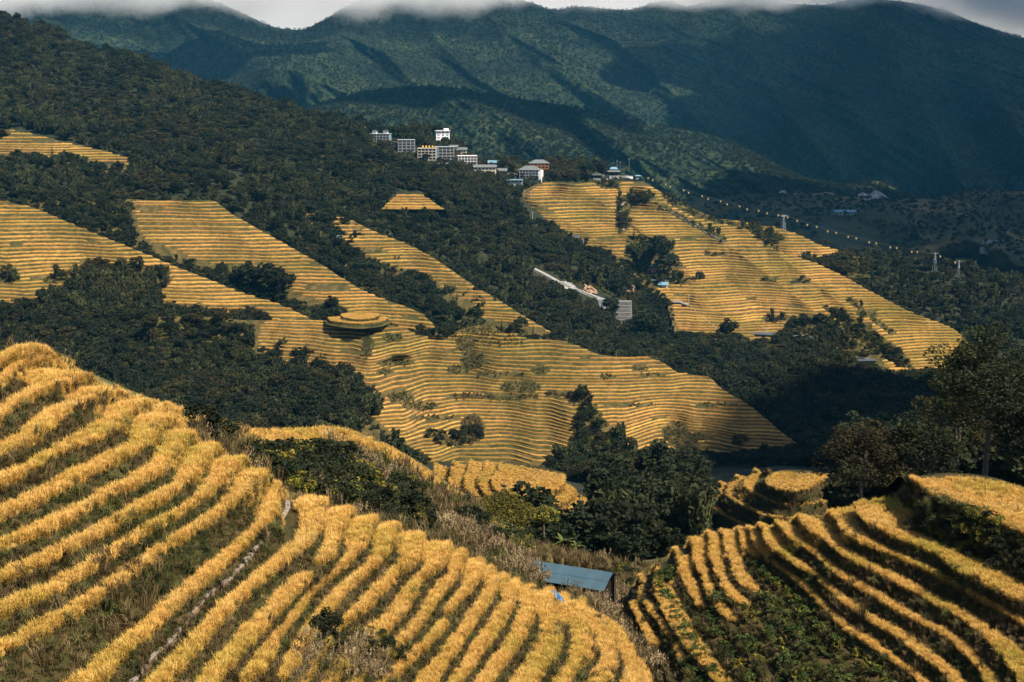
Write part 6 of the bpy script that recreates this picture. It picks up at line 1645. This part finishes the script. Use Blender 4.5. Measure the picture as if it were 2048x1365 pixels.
# stone path along a terrace of the near left field
path_pts = [(258, 1368), (300, 1318), (340, 1280), (408, 1195), (455, 1160), (500, 1110), (540, 1060), (565, 1035), (575, 1015), (574, 1000), (566, 992)]
q = resample([(180, 1450)] + path_pts, 190)
root, PP = ribbon('stone_path', [(180, 1450)] + path_pts, .36, M_soil, 'narrow path of pale stones along a terrace of the near left field', 'path', lift=.03, n=150)
M_pathstone = mat_flat('path_stone', (.20, .17, .14), var=.3)
smes = []
for i in range(4):
    g = random.Random(i); m = MB(); n = 7
    ring = [(math.cos(2 * math.pi * k / n) * g.uniform(.15, .24), math.sin(2 * math.pi * k / n) * g.uniform(.15, .22)) for k in range(n)]
    vs = [(x, y, -.06) for x, y in ring] + [(x * .85, y * .85, .05 + g.uniform(-.01, .01)) for x, y in ring]
    m.add(vs, [tuple(range(n, 2 * n))] + [(k, (k + 1) % n, n + (k + 1) % n, n + k) for k in range(n)]); smes.append(mesh_from('stone', m.v, m.f, M_pathstone))
for i in range(len(PP) - 1):
    for t in (0, .5):
        p = PP[i].lerp(PP[i + 1], t)
        o = obj('stone', smes[(i * 3 + int(t * 2)) % 4], root, (p.x + rng.normal(0, .05), p.y + rng.normal(0, .05), p.z + .06)); o.rotation_euler.z = rng.uniform(0, 6.28); s = rng.uniform(.5, .95); o.scale = (s, s, s)

# ------------------------------------------------------------------ air, clouds
def vol_mat(name, dens, col, aniso=0.0, cloud=None):
    m = bpy.data.materials.new(name); m.use_nodes = True
    nt = m.node_tree; nt.nodes.clear()
    out = nt.nodes.new('ShaderNodeOutputMaterial'); v = nt.nodes.new('ShaderNodeVolumePrincipled')
    v.inputs['Color'].default_value = (*col, 1); v.inputs['Density'].default_value = dens; v.inputs['Anisotropy'].default_value = aniso
    if cloud:
        zb, zt, sc = cloud
        geo = N(nt, 'ShaderNodeNewGeometry'); sx = N(nt, 'ShaderNodeSeparateXYZ'); nt.links.new(geo.outputs['Position'], sx.inputs[0])
        nz = N(nt, 'ShaderNodeTexNoise'); nz.inputs['Scale'].default_value = sc; nz.inputs['Detail'].default_value = 5; nz.inputs['Roughness'].default_value = .6
        nt.links.new(geo.outputs['Position'], nz.inputs['Vector'])
        n2 = N(nt, 'ShaderNodeTexNoise'); n2.inputs['Scale'].default_value = sc * .22; n2.inputs['Detail'].default_value = 1
        nt.links.new(geo.outputs['Position'], n2.inputs['Vector'])
        mr = N(nt, 'ShaderNodeMapRange'); mr.clamp = False; mr.inputs[1].default_value = zb; mr.inputs[2].default_value = zt
        nt.links.new(sx.outputs[2], mr.inputs[0])
        a1 = N(nt, 'ShaderNodeMath', operation='MULTIPLY_ADD'); a1.inputs[1].default_value = 1.6; nt.links.new(nz.outputs[0], a1.inputs[0]); nt.links.new(mr.outputs[0], a1.inputs[2])
        a2 = N(nt, 'ShaderNodeMath', operation='MULTIPLY_ADD'); a2.inputs[1].default_value = 2.6; nt.links.new(n2.outputs[0], a2.inputs[0]); nt.links.new(a1.outputs[0], a2.inputs[2])
        m2 = N(nt, 'ShaderNodeMapRange'); m2.inputs[1].default_value = 2.35; m2.inputs[2].default_value = 3.1; m2.inputs[3].default_value = 0; m2.inputs[4].default_value = dens
        nt.links.new(a2.outputs[0], m2.inputs[0]); nt.links.new(m2.outputs[0], v.inputs['Density'])
    nt.links.new(v.outputs[0], out.inputs['Volume'])
    return m
hz = MB().box(-4200, 4200, -300, 7200, -560, 900).build('haze', vol_mat('haze_air', 0.000022, (0.12, 0.58, 1.0)))
tag(hz, 'thin blue haze filling the whole valley', 'haze', kind='stuff')
ms_ = MB().box(-3600, 3600, 3850, 6900, 190, 440).build('mist', vol_mat('mist_bank', 0.012, (1, 1, 1), cloud=(235, 370, .0042)))
ms_.data.materials[0].volume_intersection_method = 'FAST' if hasattr(ms_.data.materials[0], 'volume_intersection_method') else None
tag(ms_, 'bank of low grey cloud resting on the mountain ridge', 'cloud', kind='stuff')

# clouds high above the frame, between the sun and the shaded slopes
M_cloud = vol_mat('cloud_vapour', 0.016, (1, 1, 1))
def cloud(ground_xyz, rx, ry, rz_, alt, seed, rot=0.0):
    gx, gy, gz = ground_xyz
    c = Vector((gx, gy, gz)) + sun_dir * ((alt - gz) / sun_dir.z)
    n, mm = 40, 20
    V = []
    for i in range(mm + 1):
        th = math.pi * i / mm
        for j in range(n):
            ph = 2 * math.pi * j / n
            d = np.array([math.sin(th) * math.cos(ph), math.sin(th) * math.sin(ph), math.cos(th)])
            s = 1 + .55 * float(fbm(d[0] * 1.7 + seed * 3.1 + d[2], d[1] * 1.7 + seed, 3, seed))
            V.append((d[0] * rx * s, d[1] * ry * s, d[2] * rz_ * s))
    Fc = [(i * n + j, i * n + (j + 1) % n, (i + 1) * n + (j + 1) % n, (i + 1) * n + j) for i in range(mm) for j in range(n)]
    o = obj('cloud', mesh_from('cloud', V, Fc, M_cloud), None, c); o.rotation_euler.z = rot
    tag(o, 'cloud drifting above the valley between the sun and the shaded slopes', 'cloud', kind='stuff')
cloud((1250, 3550, 60), 820, 900, 170, 1500, 1)
cloud((1900, 3000, 0), 800, 700, 170, 1500, 2)
cloud((620, 3650, 120), 330, 300, 130, 1500, 3, .5)
cloud((-900, 3500, 200), 500, 260, 120, 1500, 6, .6)
cloud((-150, 3000, 60), 330, 170, 110, 1500, 7, -.5)
cloud((185, 540, -150), 80, 240, 80, 1500, 8, -.297)
cloud((760, 1900, -180), 520, 400, 60, 1500, 4)
cloud((-150, 2650, -20), 420, 150, 100, 1500, 9, -.3)
